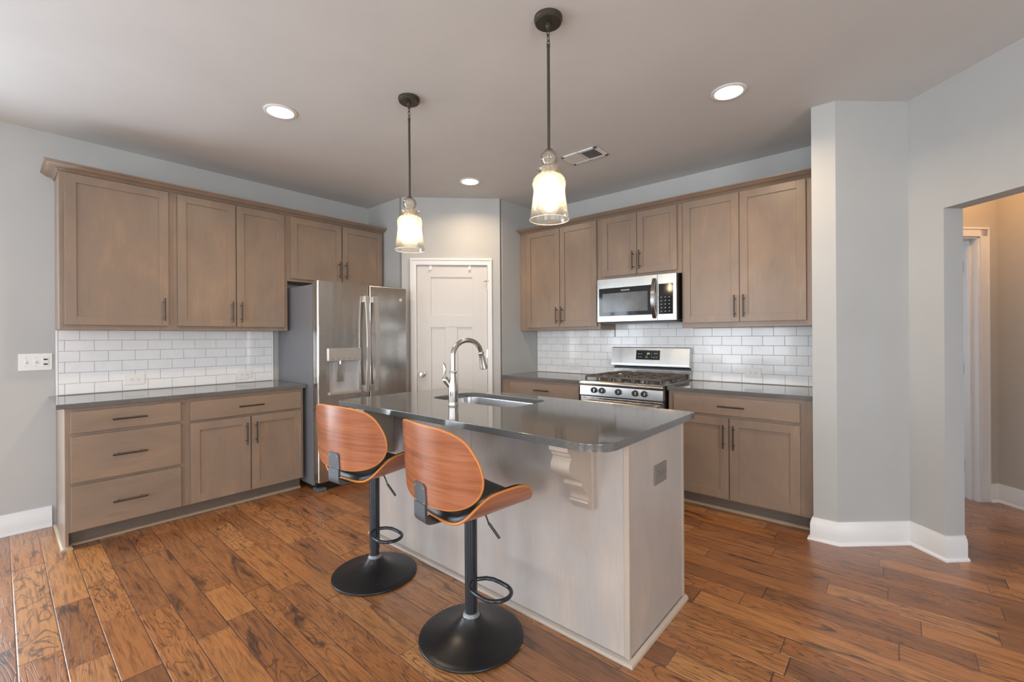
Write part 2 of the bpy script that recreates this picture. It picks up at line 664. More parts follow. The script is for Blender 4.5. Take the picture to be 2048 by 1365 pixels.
def copy_tree(o, parent=None):
    c = o.copy()
    C.objects.link(c)
    if parent is not None:
        c.parent = parent
    for ch in [x for x in bpy.data.objects if x.parent == o]:
        copy_tree(ch, c)
    return c


def rrect(x0, x1, y0, y1, radii, n=10):
    """counter-clockwise rounded rectangle; radii for corners (x1,y0),(x1,y1),(x0,y1),(x0,y0)"""
    pts = []
    cs = [(x1, y0, -PI / 2, radii[0], -1, 1), (x1, y1, 0, radii[1], -1, -1), (x0, y1, PI / 2, radii[2], 1, -1), (x0, y0, PI, radii[3], 1, 1)]
    for cx, cy, a0, r, sx, sy in cs:
        for i in range(n + 1):
            a = a0 + PI / 2 * i / n
            pts.append((cx + sx * r + r * math.cos(a), cy + sy * r + r * math.sin(a)))
    return pts


ZC = 2.757      # ceiling height
R90 = PI / 2
R45 = PI / 4
S2 = math.sqrt(2)

# ================================================================== ROOM SHELL
struct(MB().box(-0.6, 9.0, -8.6, 3.2, -0.08, 0.0), 'floor', 'floor', smooth=0)
struct(MB().box(-0.6, 9.0, -8.6, 3.2, ZC, ZC + 0.1), 'ceiling', 'ceil', smooth=0)

# left wall with the patio door opening (outside the picture)
mb = MB()
mb.box(-0.12, 0, -4.19, 0.12, 0, ZC)
mb.box(-0.12, 0, -6.29, -4.19, 2.12, ZC)
mb.box(-0.12, 0, -8.2, -6.29, 0, ZC)
struct(mb, 'wall_left', 'wall', smooth=0)
# back wall, behind range
struct(MB().box(0, 4.20, 0.0, 0.12, 0, ZC), 'wall_back', 'wall', smooth=0)
# wing wall that ends the cabinet run, with its angled face
A2 = (4.554, -0.372)
struct(MB().prism([(4.088, 0.0), (4.088, -0.685), (4.213, -0.685), A2, (4.469, -0.287), (4.20, 0.0)], 0, ZC), 'wall_wing', 'wall', smooth=0)
# right wall with the hall opening; local x runs along the wall
mb = MB()
mb.box(0.0, 0.212, 0.0, 0.12, 0, ZC)
mb.box(0.212, 1.35, 0.0, 0.12, 2.03, ZC)
mb.box(1.35, 2.6, 0.0, 0.12, 0, ZC)
struct(mb, 'wall_right', 'wall', (A2[0], A2[1], 0), -R45, smooth=0)
ex, ey = A2[0] + 2.6 / S2, A2[1] - 2.6 / S2
struct(MB().box(ex, 8.2, ey, ey + 0.12, 0, ZC), 'wall_far_right', 'wall', smooth=0)
mb = MB()
mb.box(8.2, 8.32, -8.2, -6.7, 0, ZC)
mb.box(8.2, 8.32, -4.5, ey + .12, 0, ZC)
mb.box(8.2, 8.32, -6.7, -4.5, 0, 0.5)
mb.box(8.2, 8.32, -6.7, -4.5, 2.4, ZC)
struct(mb, 'wall_side', 'wall', smooth=0)
mb = MB()
mb.box(-0.12, 0.4, -8.2, -8.08, 0, ZC)
mb.box(2.6, 3.8, -8.2, -8.08, 0, ZC)
mb.box(6.0, 8.32, -8.2, -8.08, 0, ZC)
for a, b in ((0.4, 2.6), (3.8, 6.0)):
    mb.box(a, b, -8.2, -8.08, 0, 0.5)
    mb.box(a, b, -8.2, -8.08, 2.4, ZC)
struct(mb, 'wall_rear', 'wall', smooth=0)


def window_frame(name, horizontal, a, b, pos, z0, z1, nx=3, nz=2):
    m = MB()
    t_ = 0.05

    def bar(p0, p1, q0, q1):
        if horizontal:
            m.box(p0, p1, pos - 0.03, pos + 0.03, q0, q1)
        else:
            m.box(pos - 0.03, pos + 0.03, p0, p1, q0, q1)
    bar(a, a + t_, z0, z1)
    bar(b - t_, b, z0, z1)
    bar(a, b, z0, z0 + t_)
    bar(a, b, z1 - t_, z1)
    for i in range(1, nx):
        c = a + (b - a) * i / nx
        bar(c - 0.03, c + 0.03, z0, z1)
    for i in range(1, nz):
        c = z0 + (z1 - z0) * i / nz
        bar(a, b, c - 0.02, c + 0.02)
    return struct(m, name, 'trim', smooth=0)


window_frame('window_1', True, 0.4, 2.6, -8.14, 0.5, 2.4)
window_frame('window_2', True, 3.8, 6.0, -8.14, 0.5, 2.4)
window_frame('added_side_window', False, -6.7, -4.5, 8.26, 0.5, 2.4)  # unseen window, put in only to carry daylight
window_frame('door_3', False, -6.29, -4.19, -0.06, 0.0, 2.12, 2, 1)

# pantry in the corner: two short returns and a diagonal wall with a door
PX, PY = 0.630, -1.357      # left end of the diagonal
DL = 1.017                  # its length
ex2, ey2 = PX + DL / S2, PY + DL / S2
struct(MB().box(0, PX - 0.037, PY, PY + 0.09, 0, ZC), 'wall_pantry_left', 'wall', smooth=0)
struct(MB().box(ex2 - 0.09, ex2, ey2 + 0.037, 0.0, 0, ZC), 'wall_pantry_right', 'wall', smooth=0)
mb = MB()
mb.prism([(0, 0), (0.142, 0), (0.142, 0.09), (0.02, 0.09)], 0, ZC)
mb.prism([(0.892, 0), (DL, 0), (DL - .02, 0.09), (0.892, 0.09)], 0, ZC)
mb.box(0.142, 0.892, 0, 0.09, 2.058, ZC)
struct(mb, 'wall_pantry_front', 'wall', (PX, PY, 0), R45, smooth=0)

# door casing (two-step flat molding)
mb = MB()
for x0, x1, o in ((0.088, 0.151, 1), (0.883, 0.931, -1)):
    mb.box(x0, x1, -0.014, 0, 0, 2.126, 0.003)
    mb.box(x0 if o > 0 else x1 - .018, x0 + .018 if o > 0 else x1, -0.021, 0, 0, 2.126, 0.003)
mb.box(0.088, 0.931, -0.0145, 0, 2.058, 2.126, 0.003)
mb.box(0.088, 0.931, -0.0215, 0, 2.105, 2.1265, 0.003)
mb.box(0.142, 0.151, -0.005, 0.09, 0, 2.058)
mb.box(0.883, 0.892, -0.005, 0.09, 0, 2.058)
mb.box(0.142, 0.892, -0.005, 0.09, 2.052, 2.058)
struct(mb, 'trim_1', 'trim', (PX, PY, 0), R45)

# the door leaf: one upper panel, two tall lower ones
mb = MB()
d0, d1 = 0.1535, 0.8805
yf, yb, yp = 0.004, 0.040, 0.014
zt = 2.048
mb.box(d0, 0.297, yf, yb, 0.012, zt, 0.0015)
mb.box(0.724, d1, yf, yb, 0.012, zt, 0.0015)
mb.box(0.296, 0.725, yf, yb, 1.932, zt)
mb.box(0.296, 0.725, yf, yb, 1.41, 1.533)
mb.box(0.296, 0.725, yf, yb, 0.012, 0.26)
mb.box(0.443, 0.567, yf, yb, 0.25, 1.42)
mb.box(0.29, 0.73, yp, yb - .004, 0.2, 1.95)
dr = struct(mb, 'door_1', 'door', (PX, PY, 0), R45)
m2 = MB()
rotx = Matrix.Translation((0.204, 0.004, 0.925)) @ Matrix.Rotation(R90, 4, 'X')
m2.lathe([(0.0, 0), (0.031, 0.0), (0.031, 0.006), (0.014, 0.011), (0.012, 0.030), (0.022, 0.036), (0.029, 0.047), (0.029, 0.056), (0.022, 0.065), (0.0, 0.068)], seg=32, mat=rotx)
struct(m2, 'door_knob', 'nickel', parent=dr)
m2 = MB().box(0.1515, 0.1535, 0.0, 0.030, 0.895, 0.955)
struct(m2, 'latch_plate', 'nickel', parent=dr)
for hz in (1.84, 1.13, 0.26):
    m2 = MB()
    m2.tube([(0.882, -0.002, hz - 0.045), (0.882, -0.002, hz + 0.045)], 0.0055)
    m2.box(0.868, 0.884, 0.002, 0.006, hz - 0.044, hz + 0.044)
    struct(m2, 'hinge', 'nickel', parent=dr)
m2 = MB()
m2.tube([(0.882, -0.006, 1.888), (0.870, -0.016, 1.890), (0.846, -0.022, 1.884)], 0.004)
m2.tube([(0.882, -0.006, 1.888), (0.899, -0.016, 1.892)], 0.004)
struct(m2, 'hinge_pin_stop', 'nickel', parent=dr)
for k, (hx, lab) in enumerate(((0.296, 'small white over-door hook on pantry door top, nearer the knob side'),
                               (0.700, 'small white over-door hook on pantry door top, nearer the hinge side'))):
    m2 = MB()
    m2.box(hx - 0.012, hx + 0.012, -0.0005, 0.0035, 2.008, 2.0505, 0.001)
    m2.box(hx - 0.012, hx + 0.012, 0.0, 0.030, 2.0485, 2.0515)
    m2.box(hx - 0.012, hx + 0.012, -0.012, 0.0, 2.006, 2.011, 0.001)
    m2.box(hx - 0.012, hx + 0.012, -0.014, -0.011, 2.006, 2.022, 0.001)
    o = m2.build('over_door_hook', 'white')
    o.location = (PX, PY, 0)
    o.rotation_euler = (0, 0, R45)
    tag(o, lab, 'hook', 'hooks over the pantry door')

# hall behind the opening
KX, KY = 5.090, 1.000
mb = MB()
mb.box(-0.155, 0.0, 0, 0.11, 0, ZC)
mb.box(-0.96, -0.155, 0, 0.11, 2.058, ZC)
mb.box(-1.22, -0.96, 0, 0.11, 0, ZC)
struct(mb, 'wall_hall_left', 'hall', (KX, KY, 0), R45, smooth=0)
struct(MB().box(0, 2.2, 0.0, 0.11, 0, ZC), 'wall_hall_right', 'hall', (KX, KY, 0), -R45, smooth=0)
mb = MB()
mb.box(-0.155, -0.086, -0.016, 0, 0, 2.128, 0.003)
mb.box(-0.100, -0.086, -0.022, 0, 0, 2.128, 0.003)
mb.box(-1.03, -0.086, -0.016, 0, 2.058, 2.1285, 0.003)
mb.box(-1.03, -0.086, -0.022, 0, 2.112, 2.129, 0.003)
mb.box(-1.03, -0.96, -0.016, 0, 0, 2.128, 0.003)
mb.box(-0.167, -0.155, -0.004, 0.115, 0, 2.058)
mb.box(-0.960, -0.948, -0.004, 0.115, 0, 2.058)
mb.box(-0.96, -0.155, -0.004, 0.115, 2.046, 2.058)
mb.box(-0.180, -0.166, 0.045, 0.070, 0, 2.047)
mb.box(-0.955, -0.16, 0.045, 0.070, 2.034, 2.047)
struct(mb, 'trim_2', 'trim', (KX, KY, 0), R45)
# room beyond the hall door: a plain wall that closes the view, and the open door leaf
mb = MB().box(-1.7, 0.6, 1.5, 1.6, 0, ZC)
struct(mb, 'wall_beyond', 'hall', (KX, KY, 0), R45, smooth=0)
mb = MB().box(-0.168, -0.133, 0.118, 0.90, 0.01, 2.04, 0.002)
d2 = struct(mb, 'door_2', 'door', (KX, KY, 0), R45)
for hz in (1.84, 1.03, 0.26):
    struct(MB().box(-0.1685, -0.167, 0.100, 0.118, hz - 0.045, hz + 0.045), 'hinge', 'pull', parent=d2)

# baseboards
BBP = [(0.0, 0.0), (0.030, 0.0), (0.030, 0.006), (0.026, 0.014), (0.0165, 0.019), (0.0165, 0.104), (0.0135, 0.110), (0.0135, 0.120), (0.009, 0.126), (0.007, 0.138), (0.0, 0.140)]
jx, jy = A2[0] + 0.212 / S2, A2[1] - 0.212 / S2
bx_, by_ = jx + 0.12 / S2, jy + 0.12 / S2
struct(MB().sweep([(0.0, -4.19), (0.0, -3.846)], BBP), 'baseboard_left', 'trim', smooth=50)
struct(MB().sweep([(4.088, -0.66), (4.088, -0.685), (4.213, -0.685), A2, (jx, jy), (bx_, by_)], BBP), 'baseboard_right', 'trim', smooth=50)
struct(MB().sweep([(KX - 0.086 / S2, KY - 0.086 / S2), (KX, KY), (KX + 2.2 / S2, KY - 2.2 / S2)], BBP), 'baseboard_hall', 'trim', smooth=50)

# ================================================================== BACKSPLASH TILES
random.seed(4)


def tiles(name, loc, rot, x0, x1, z0, ztop, anchor, pitch, hi=None):
    """white subway tiles, wall plane at local y=0; hi=(xa,xb,z) raises the field between xa and xb"""
    m = MB()
    g = 0.0013
    rp = 0.0778
    k = 0
    z = 0.909
    while z < (hi[2] if hi else ztop):
        za, zb = max(z, z0) + g, z + rp - g
        an = anchor + (0.5 * pitch if k % 2 else 0.0)
        n0 = math.floor((x0 - an) / pitch)
        xa = an + n0 * pitch
        while xa < x1:
            a, b = max(xa, x0) + g, min(xa + pitch, x1) - g
            mid = 0.5 * (a + b)
            top = ztop
            if hi:
                if z + rp > ztop + .001 and z < ztop:
                    top = hi[2] if (a > hi[0] - .08 and b < hi[1] + .08) else ztop
                    if top == hi[2]:
                        a, b = max(a, hi[0]), min(b, hi[1])
                elif z >= ztop:
                    if b < hi[0] or a > hi[1]:
                        xa += pitch
                        continue
                    a, b = max(a, hi[0]), min(b, hi[1])
                    top = hi[2]
            zt_ = min(zb, top - 0.001)
            if b - a > 0.006 and zt_ - za > 0.006:
                tilt = Matrix.Translation((mid, 0, z)) @ Matrix.Rotation(random.gauss(0, 0.0022), 4, 'X') @ Matrix.Rotation(random.gauss(0, 0.0022), 4, 'Z') @ Matrix.Translation((-mid, 0, -z))
                m.box(a, b, -0.0085, -0.002, za, zt_, 0.0013, 2, tilt)
            xa += pitch
        z += rp
        k += 1
    o = m.build(name, 'tile', None, 40)
    o['kind'] = 'structure'
    o.location = loc
    o.rotation_euler = (0, 0, rot)
    return o


YL = -3.824
t1 = tiles('backsplash_left', (0, 0, 0), R90, YL + 0.012, -2.388, 0.906, 1.371, -3.779, 0.1556)
gm = MB().box(YL, -2.376, -0.0068, 0, 0.906, 1.371)
struct(gm, 'grout', 'grout', parent=t1, smooth=0)
gm = MB().box(YL, YL + 0.012, -0.010, 0, 0.906, 1.371, 0.002).box(-2.388, -2.376, -0.010, 0, 0.906, 1.371, 0.002)
struct(gm, 'edge_trim', 'tile', parent=t1)
t2 = tiles('backsplash_back', (0, 0, 0), 0, 1.351, 4.086, 0.906, 1.371, 3.198, 0.1567, hi=(2.348, 3.122, 1.43))
gm = MB().box(1.351, 4.086, -0.0068, 0, 0.906, 1.371).box(2.348, 3.122, -0.0068, 0, 1.36, 1.43)
struct(gm, 'grout', 'grout', parent=t2, smooth=0)

# ================================================================== CABINETS
def pull(parent, cx, cz, length, vertical, yface, mat='pull'):
    m = MB()
    h = length / 2
    so = 0.030
    if vertical:
        m.tube([(cx, yface - so, cz - h), (cx, yface - so, cz + h)], 0.0058)
        for s in (-1, 1):
            m.tube([(cx, yface + 0.0, cz + s * h * 0.66), (cx, yface - so, cz + s * h * 0.66)], 0.0048)
    else:
        m.tube([(cx - h, yface - so, cz), (cx + h, yface - so, cz)], 0.0058)
        for s in (-1, 1):
            m.tube([(cx + s * h * 0.66, yface, cz), (cx + s * h * 0.66, yface - so, cz)], 0.0048)
    return m.build('handle', mat, parent)


def shaker(parent, x0, x1, z0, z1, depth, pull_at=None, pull_z=None, rail=0.057):
    m = MB()
    yf, yb_ = -depth - 0.020, -depth - 0.0005
    m.box(x0, x0 + rail, yf, yb_, z0, z1, 0.0018)
    m.box(x1 - rail, x1, yf, yb_, z0, z1, 0.0018)
    m.box(x0 + rail - .0005, x1 - rail + .0005, yf + .0002, yb_, z1 - rail, z1, 0.0018)
    m.box(x0 + rail - .0005, x1 - rail + .0005, yf + .0002, yb_, z0, z0 + rail, 0.0018)
    m.box(x0 + rail - .004, x1 - rail + .004, yf + 0.009, yb_ - .002, z0 + rail - .004, z1 - rail + .004)
    d = m.build('door', 'cab', parent)
    if pull_at is not None:
        pull(d, pull_at, pull_z, 0.172, True, yf)
    return d


def drawer(parent, x0, x1, z0, z1, depth, plen=0.178):
    m = MB().box(x0, x1, -depth - 0.020, -depth - 0.0005, z0, z1, 0.003)
    d = m.build('drawer', 'cab_h', parent)
    pull(d, (x0 + x1) / 2, (z0 + z1) / 2, plen, False, -depth - 0.020)
    return d


def carcass(parent, w_, depth, z0, z1, opens):
    """box with a face frame; opens = list of (x0,x1,z0,z1) recesses hidden behind the fronts"""
    m = MB().box(0, w_, -depth, -0.003, z0, z1, 0.001, 1)
    return m.build('carcass', 'cab', parent)


BD = 0.61
UD = 0.305


def base_cabinet(label, origin, rot, w_, drawers, doors, left_panel=False, group='base cabinets'):
    t = thing('base_cabinet', label, 'cabinet', origin, rot, group)
    carcass(t, w_, BD, 0.100, 0.874, None)
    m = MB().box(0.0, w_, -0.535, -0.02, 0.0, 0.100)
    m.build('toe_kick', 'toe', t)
    if left_panel:
        MB().box(-0.0005, 0.016, -BD, -0.003, 0.0, 0.1005, 0.001).build('side_panel', 'cab', t)
    for d in drawers:
        drawer(t, *d, BD)
    for (x0, x1, z0, z1, side) in doors:
        px = x1 - 0.030 if side == 'R' else x0 + 0.030
        shaker(t, x0, x1, z0, z1, BD, px, z1 - 0.045 - 0.086)
    return t


def wall_cabinet(label, origin, rot, w_, z0, z1, doors, group='wall cabinets'):
    t = thing('wall_cabinet', label, 'cabinet', origin, rot, group)
    carcass(t, w_, UD, z0, z1, None)
    for (x0, x1, a, b, side) in doors:
        px = x1 - 0.030 if side == 'R' else x0 + 0.030
        shaker(t, x0, x1, a, b, UD, px, a + 0.035 + 0.086)
    return t


# left wall
o1, o2, o3 = YL, -3.2105, -2.3655
base_cabinet('stained wood base cabinet of three stacked drawers at the end of the left wall run', (0, o1, 0), R90, o2 - o1,
             [(-3.798 - o1, -3.237 - o1, 0.717, 0.852), (-3.798 - o1, -3.237 - o1, 0.409, 0.697), (-3.798 - o1, -3.237 - o1, 0.107, 0.389)], [], True)
base_cabinet('stained wood base cabinet with one drawer over two doors, beside the refrigerator', (0, o2, 0), R90, o3 - o2,
             [(-3.180 - o2, -2.388 - o2, 0.708, 0.846)],
             [(-3.180 - o2, -2.787 - o2, 0.107, 0.690, 'R'), (-2.777 - o2, -2.388 - o2, 0.107, 0.690, 'L')])
wall_cabinet('wide single-door wall cabinet at the free left end of the left wall', (0, o1, 0), R90, o2 - o1, 1.372, 2.438,
             [(-3.798 - o1, -3.241 - o1, 1.403, 2.417, 'R')])
wall_cabinet('tall two-door wall cabinet between the single-door cabinet and the refrigerator', (0, o2, 0), R90, o3 - o2, 1.372, 2.438,
             [(-3.184 - o2, -2.788 - o2, 1.403, 2.417, 'R'), (-2.780 - o2, -2.397 - o2, 1.403, 2.417, 'L')])
wall_cabinet('short two-door wall cabinet above the refrigerator', (0, o3, 0), R90, -1.368 - o3, 1.826, 2.438,
             [(-2.339 - o3, -1.849 - o3, 1.851, 2.413, 'R'), (-1.839 - o3, -1.390 - o3, 1.851, 2.413, 'L')])
# back wall
b1, b2, b3 = 1.352, 2.3455, 3.1255
base_cabinet('stained wood base cabinet left of the gas range, mostly behind the island', (b1, 0, 0), 0, 2.335 - b1,
             [(1.470 - b1, 2.303 - b1, 0.715, 0.846)],
             [(1.470 - b1, 1.882 - b1, 0.112, 0.695, 'R'), (1.890 - b1, 2.303 - b1, 0.112, 0.695, 'L')])
base_cabinet('stained wood base cabinet right of the gas range, against the white column wall', (b3, 0, 0), 0, 4.084 - b3,
             [(3.172 - b3, 4.010 - b3, 0.722, 0.850)],
             [(3.172 - b3, 3.570 - b3, 0.113, 0.700, 'R'), (3.577 - b3, 4.010 - b3, 0.113, 0.700, 'L')])
wall_cabinet('two-door wall cabinet left of the microwave, beside the pantry corner', (b1, 0, 0), 0, b2 - b1, 1.372, 2.438,
             [(1.452 - b1, 1.884 - b1, 1.402, 2.420, 'R'), (1.890 - b1, 2.315 - b1, 1.402, 2.420, 'L')])
wall_cabinet('short two-door wall cabinet directly above the microwave', (b2, 0, 0), 0, b3 - b2, 1.838, 2.438,
             [(2.377 - b2, 2.726 - b2, 1.868, 2.420, 'R'), (2.731 - b2, 3.089 - b2, 1.868, 2.420, 'L')])
wall_cabinet('tall two-door wall cabinet right of the microwave, against the white column wall', (b3, 0, 0), 0, 4.084 - b3, 1.372, 2.438,
             [(3.142 - b3, 3.572 - b3, 1.412, 2.420, 'R'), (3.576 - b3, 4.010 - b3, 1.412, 2.420, 'L')])

# crown moldings
CRP = [(0.0, 2.4385), (0.006, 2.4385), (0.0085, 2.4415), (0.006, 2.4445), (0.006, 2.446), (0.013, 2.4475), (0.0150, 2.4505), (0.0130, 2.453), (0.014, 2.4545), (0.034, 2.4575), (0.052, 2.4665), (0.060, 2.475), (0.066, 2.476), (0.070, 2.479), (0.070, 2.486), (0.0, 2.486)]
CRP = [(o, 2.424 + (z - 2.4385) * 1.05) for o, z in CRP]
CRP = [(0.0005 if o == 0 else o, z) for o, z in CRP]
m = MB().sweep([(0.0, YL), (UD, YL), (UD, -1.368)], CRP)
tag(m.build('crown_molding', 'cab_h', None, 50), 'stained wood crown molding along the left wall cabinets', 'molding', 'crown moldings')
m = MB().sweep([(b1, -UD), (4.086, -UD)], CRP)
tag(m.build('crown_molding', 'cab_h', None, 50), 'stained wood crown molding along the wall cabinets over the range', 'molding', 'crown moldings')

# shoe moldings at the floor
QR = [(0.0, 0.0), (0.019, 0.0), (0.018, 0.007), (0.0135, 0.0135), (0.007, 0.018), (0.0, 0.019)]
m = MB().sweep([(0.031, YL - .0005), (BD - .0005, YL - .0005), (BD - .0005, YL + .016), (0.536, YL + 0.0175), (0.536, -2.366)], QR)
struct(m, 'trim_3', 'shoe', smooth=50)
m = MB().sweep([(b1, -0.536), (2.335, -0.536)], QR).sweep([(b3, -0.536), (4.086, -0.536)], QR)
struct(m, 'trim_4', 'shoe', smooth=50)

# countertops
def counter(label, poly, loc=(0, 0, 0), rot=0):
    m = MB().prism(poly, 0.8745, 0.905, 0.0025)
    o = m.build('countertop', 'quartz')
    o.location = loc
    o.rotation_euler = (0, 0, rot)
    return tag(o, label, 'countertop', 'grey quartz countertops')


counter('dark grey quartz countertop on the left wall base cabinets', [(0.0, -3.862), (0.632, -3.862), (0.632, -2.346), (0.0, -2.346)])
counter('short dark grey quartz countertop left of the gas range', [(1.351, -0.632), (2.340, -0.632), (2.340, 0), (1.351, 0)])
counter('dark grey quartz countertop right of the gas range', [(3.120, -0.632), (4.086, -0.632), (4.086, 0), (3.120, 0)])

# ================================================================== REFRIGERATOR
t = thing('refrigerator', 'stainless steel french-door refrigerator with water dispenser and dark grey side', 'refrigerator', (0.03, -2.337, 0), R90)
FW = 0.905
FDp = 0.70      # body depth, local y = -(x-0.03)
FRW = 0.79     # front face
m = MB().box(0, FW, -FDp, 0, 0.045, 1.765, 0.004)
m.build('body', 'fridge_side', t)
def fdoor(name, x0, x1, z0, z1, hole=None):
    m = MB()
    if hole is None:
        m.box(x0, x1, -FRW, -FDp - 0.006, z0, z1, 0.012, 3)
    else:
        hx0, hx1, hz0, hz1 = hole
        m.box(x0, x1, -FRW + .03, -FDp - 0.006, z0, z1, 0.006, 2)
        t_ = bmesh.new()
        yF, yB = -FRW, -FRW + .04
        # front slab around the dispenser recess
        rr = 0.014
        def arcc(cx, cy, a0):
            return [(cx + rr * math.cos(math.radians(a0 + 90 * i / 6)), cy + rr * math.sin(math.radians(a0 + 90 * i / 6))) for i in range(7)]
        m.prism([(x0, yB)] + arcc(x0 + rr, yF + rr, 180) + [(hx0, yF), (hx0, yB)], z0, z1)
        m.prism([(hx1, yB), (hx1, yF)] + arcc(x1 - rr, yF + rr, 270) + [(x1, yB)], z0, z1)
        m.box(hx0, hx1, yF, yB, hz1, z1)
        m.box(hx0, hx1, yF, yB, z0, hz0)
        t_.free()
    return m.build(name, 'steel', t)
mid = 0.489
dl = fdoor('door', 0.002, mid - 0.003, 0.700, 1.790, (0.105, 0.383, 0.835, 1.11))
drr = fdoor('door', mid + 0.003, FW - 0.002, 0.700, 1.790)
MB().box(0.002, FW - 0.002, -FRW, -FDp - 0.006, 0.075, 0.690, 0.012, 3).build('freezer_drawer', 'steel', t)
MB().box(0.02, FW - .02, -FDp - .03, -FDp + .1, 0.0, 0.07, 0.004).build('kick_grille', 'black', t)
MB().box(0.0, 0.08, -FRW + .01, -FRW + .10, 0.0, 0.03, 0.006).build('foot', 'clear_grey', t)
MB().box(0.015, 0.10, -FRW + .03, -FDp + .03, 1.766, 1.789, 0.006).build('hinge_cover', 'fridge_side', t)
MB().box(FW - .10, FW - .015, -FRW + .03, -FDp + .03, 1.766, 1.789, 0.006).build('hinge_cover', 'fridge_side', t)
# dispenser
m = MB().box(0.090, 0.395, -FRW - 0.018, -FRW + .002, 1.105, 1.215, 0.004)
ds = m.build('dispenser_panel', 'disp', dl)
m = MB()
for i in range(5):
    xx = 0.115 + i * 0.052
    MB().box(xx, xx + 0.016, -FRW - 0.0186, -FRW - 0.0178, 1.122, 1.1255).build('panel_mark', 'slot', ds)
m = MB()
m.box(0.106, 0.382, -FRW + 0.0265, -FRW + 0.0295, 0.836, 1.108)
m.box(0.105, 0.111, -FRW + .002, -FRW + .04, 0.836, 1.108).box(0.377, 0.383, -FRW + .002, -FRW + .04, 0.836, 1.108)
m.build('dispenser_recess', 'recess', dl)
m = MB().box(0.175, 0.235, -FRW + 0.006, -FRW + .020, 0.925, 1.080, 0.003)
m.tube([(0.21, -FRW + .013, 1.075), (0.21, -FRW + .013, 1.108)], 0.012)
m.build('dispenser_paddle', 'steel', dl)
MB().box(0.098, 0.390, -FRW - 0.022, -FRW + .04, 0.812, 0.836, 0.004).build('drip_tray', 'disp', dl)
# handles: bowed flat bars
def fhandle(par, xc, sgn):
    m = MB()
    rows = []
    n = 24
    for i in range(n + 1):
        u = i / n
        z = 0.815 + (1.685 - 0.815) * u
        bow = math.sin(PI * u)
        y = -FRW - 0.045 - 0.030 * bow
        x = xc + sgn * 0.004
        hw = 0.0165
        rows.append([(x - hw, y, z), (x + hw, y, z), (x + hw, y + 0.014, z), (x - hw, y + 0.014, z)])
    m.grid(rows, True)
    t_ = bmesh.new()
    for r_ in (rows[0], rows[-1]):
        t_.faces.new([t_.verts.new(p) for p in r_])
    m.merge(t_)
    m.box(xc - .014, xc + .014, -FRW - 0.046, -FRW, 0.815, 0.870, 0.003)
    m.box(xc - .014, xc + .014, -FRW - 0.046, -FRW, 1.630, 1.685, 0.003)
    return m.build('handle', 'disp', par, 35, True)
fhandle(dl, mid - 0.045, -1)
fhandle(drr, mid + 0.042, 1)
m = MB()
m.lathe([(0.0, 0), (0.016, 0.0), (0.016, 0.0015), (0.012, 0.0022), (0, 0.0022)], seg=32, mat=Matrix.Translation((FW - 0.075, -FRW, 1.672)) @ Matrix.Rotation(R90, 4, 'X'))
m.build('round_badge', 'lightgrey', drr)

# ================================================================== MICROWAVE
t = thing('microwave', 'stainless over-the-range microwave with black glass window and curved handle', 'microwave', (2.366, -0.001, 1.437), 0)
MWW, MWH, MWD = 0.747, 0.395, 0.372
MB().box(0.002, MWW - .002, -MWD, 0, 0.004, MWH - .002, 0.002).build('body', 'black', t)
m = MB()
yF, yB = -0.400, -MWD - .001
dx = 0.582
# door frame ring and control side
m.box(0, dx - .001, yF, yB, 0.310, MWH, 0.003)
m.box(0, dx - .001, yF, yB, 0, 0.055, 0.003)
m.box(0, 0.020, yF, yB, 0.05, 0.315, 0.003)
m.box(dx - 0.040, dx - .001, yF, yB, 0.05, 0.315, 0.003)
dmw = m.build('door', 'steel_b', t)
MB().box(0.018, dx - 0.038, yF + .001, yB, 0.053, 0.312).build('black_glass', 'blackglass', dmw)
def win_mat():
    q = NT('meshed_window_glass')
    n = q.noise(q.coords((1, 1, 1)), 6, 2)
    c = q.ramp(n, [(0.3, (0.10, 0.11, 0.12, 1)), (0.7, (0.16, 0.17, 0.18, 1))])
    return q.set(Base_Color=c, Roughness=0.12)
MB().box(0.058, dx - 0.085, yF + .0002, yF + .0015, 0.090, 0.262).build('window', win_mat(), dmw)
m = MB()
m.box(dx + .001, MWW, yF, yB, 0.310, MWH, 0.003)
m.box(dx + .001, MWW, yF, yB, 0, 0.055, 0.003)
m.box(MWW - 0.030, MWW, yF, yB, 0.05, 0.315, 0.003)
m.box(dx + .001, dx + .012, yF, yB, 0.05, 0.315, 0.003)
cp = m.build('control_frame', 'steel_b', t)
cg = MB().box(dx + .011, MWW - .028, yF + .001, yB, 0.053, 0.312).build('control_glass', 'blackglass', t)
m = MB()
random.seed(2)
for i in range(3):
    for j in range(5):
        MB().box(dx + 0.030 + i * 0.034, dx + 0.042 + i * 0.034, yF + .0004, yF + .0012, 0.075 + j * 0.030, 0.079 + j * 0.030).build('key', 'lightgrey', cg)
# curved handle
m = MB()
rows = []
for i in range(21):
    u = i / 20
    z = 0.018 + 0.345 * u
    bow = math.sin(PI * u)
    y = yF - 0.006 - 0.047 * bow ** 0.8
    hw = 0.016
    xc = dx - 0.022
    rows.append([(xc - hw, y, z), (xc + hw, y, z), (xc + hw, y + 0.013, z), (xc - hw, y + 0.013, z)])
m.grid(rows, True)
t_ = bmesh.new()
for r_ in (rows[0], rows[-1]):
    t_.faces.new([t_.verts.new(p) for p in r_])
m.merge(t_)
m.build('handle', 'steel_dark', dmw, 35, True)
MB().box(0.03, MWW - .03, -MWD + .01, -0.03, -0.012, 0.004, 0.003).build('vent_grille', 'fridge_side', t)
MB().box(0.0, MWW, yF + .001, yB + .03, -0.006, 0.001, 0.002).build('bottom_lip', 'black', t)
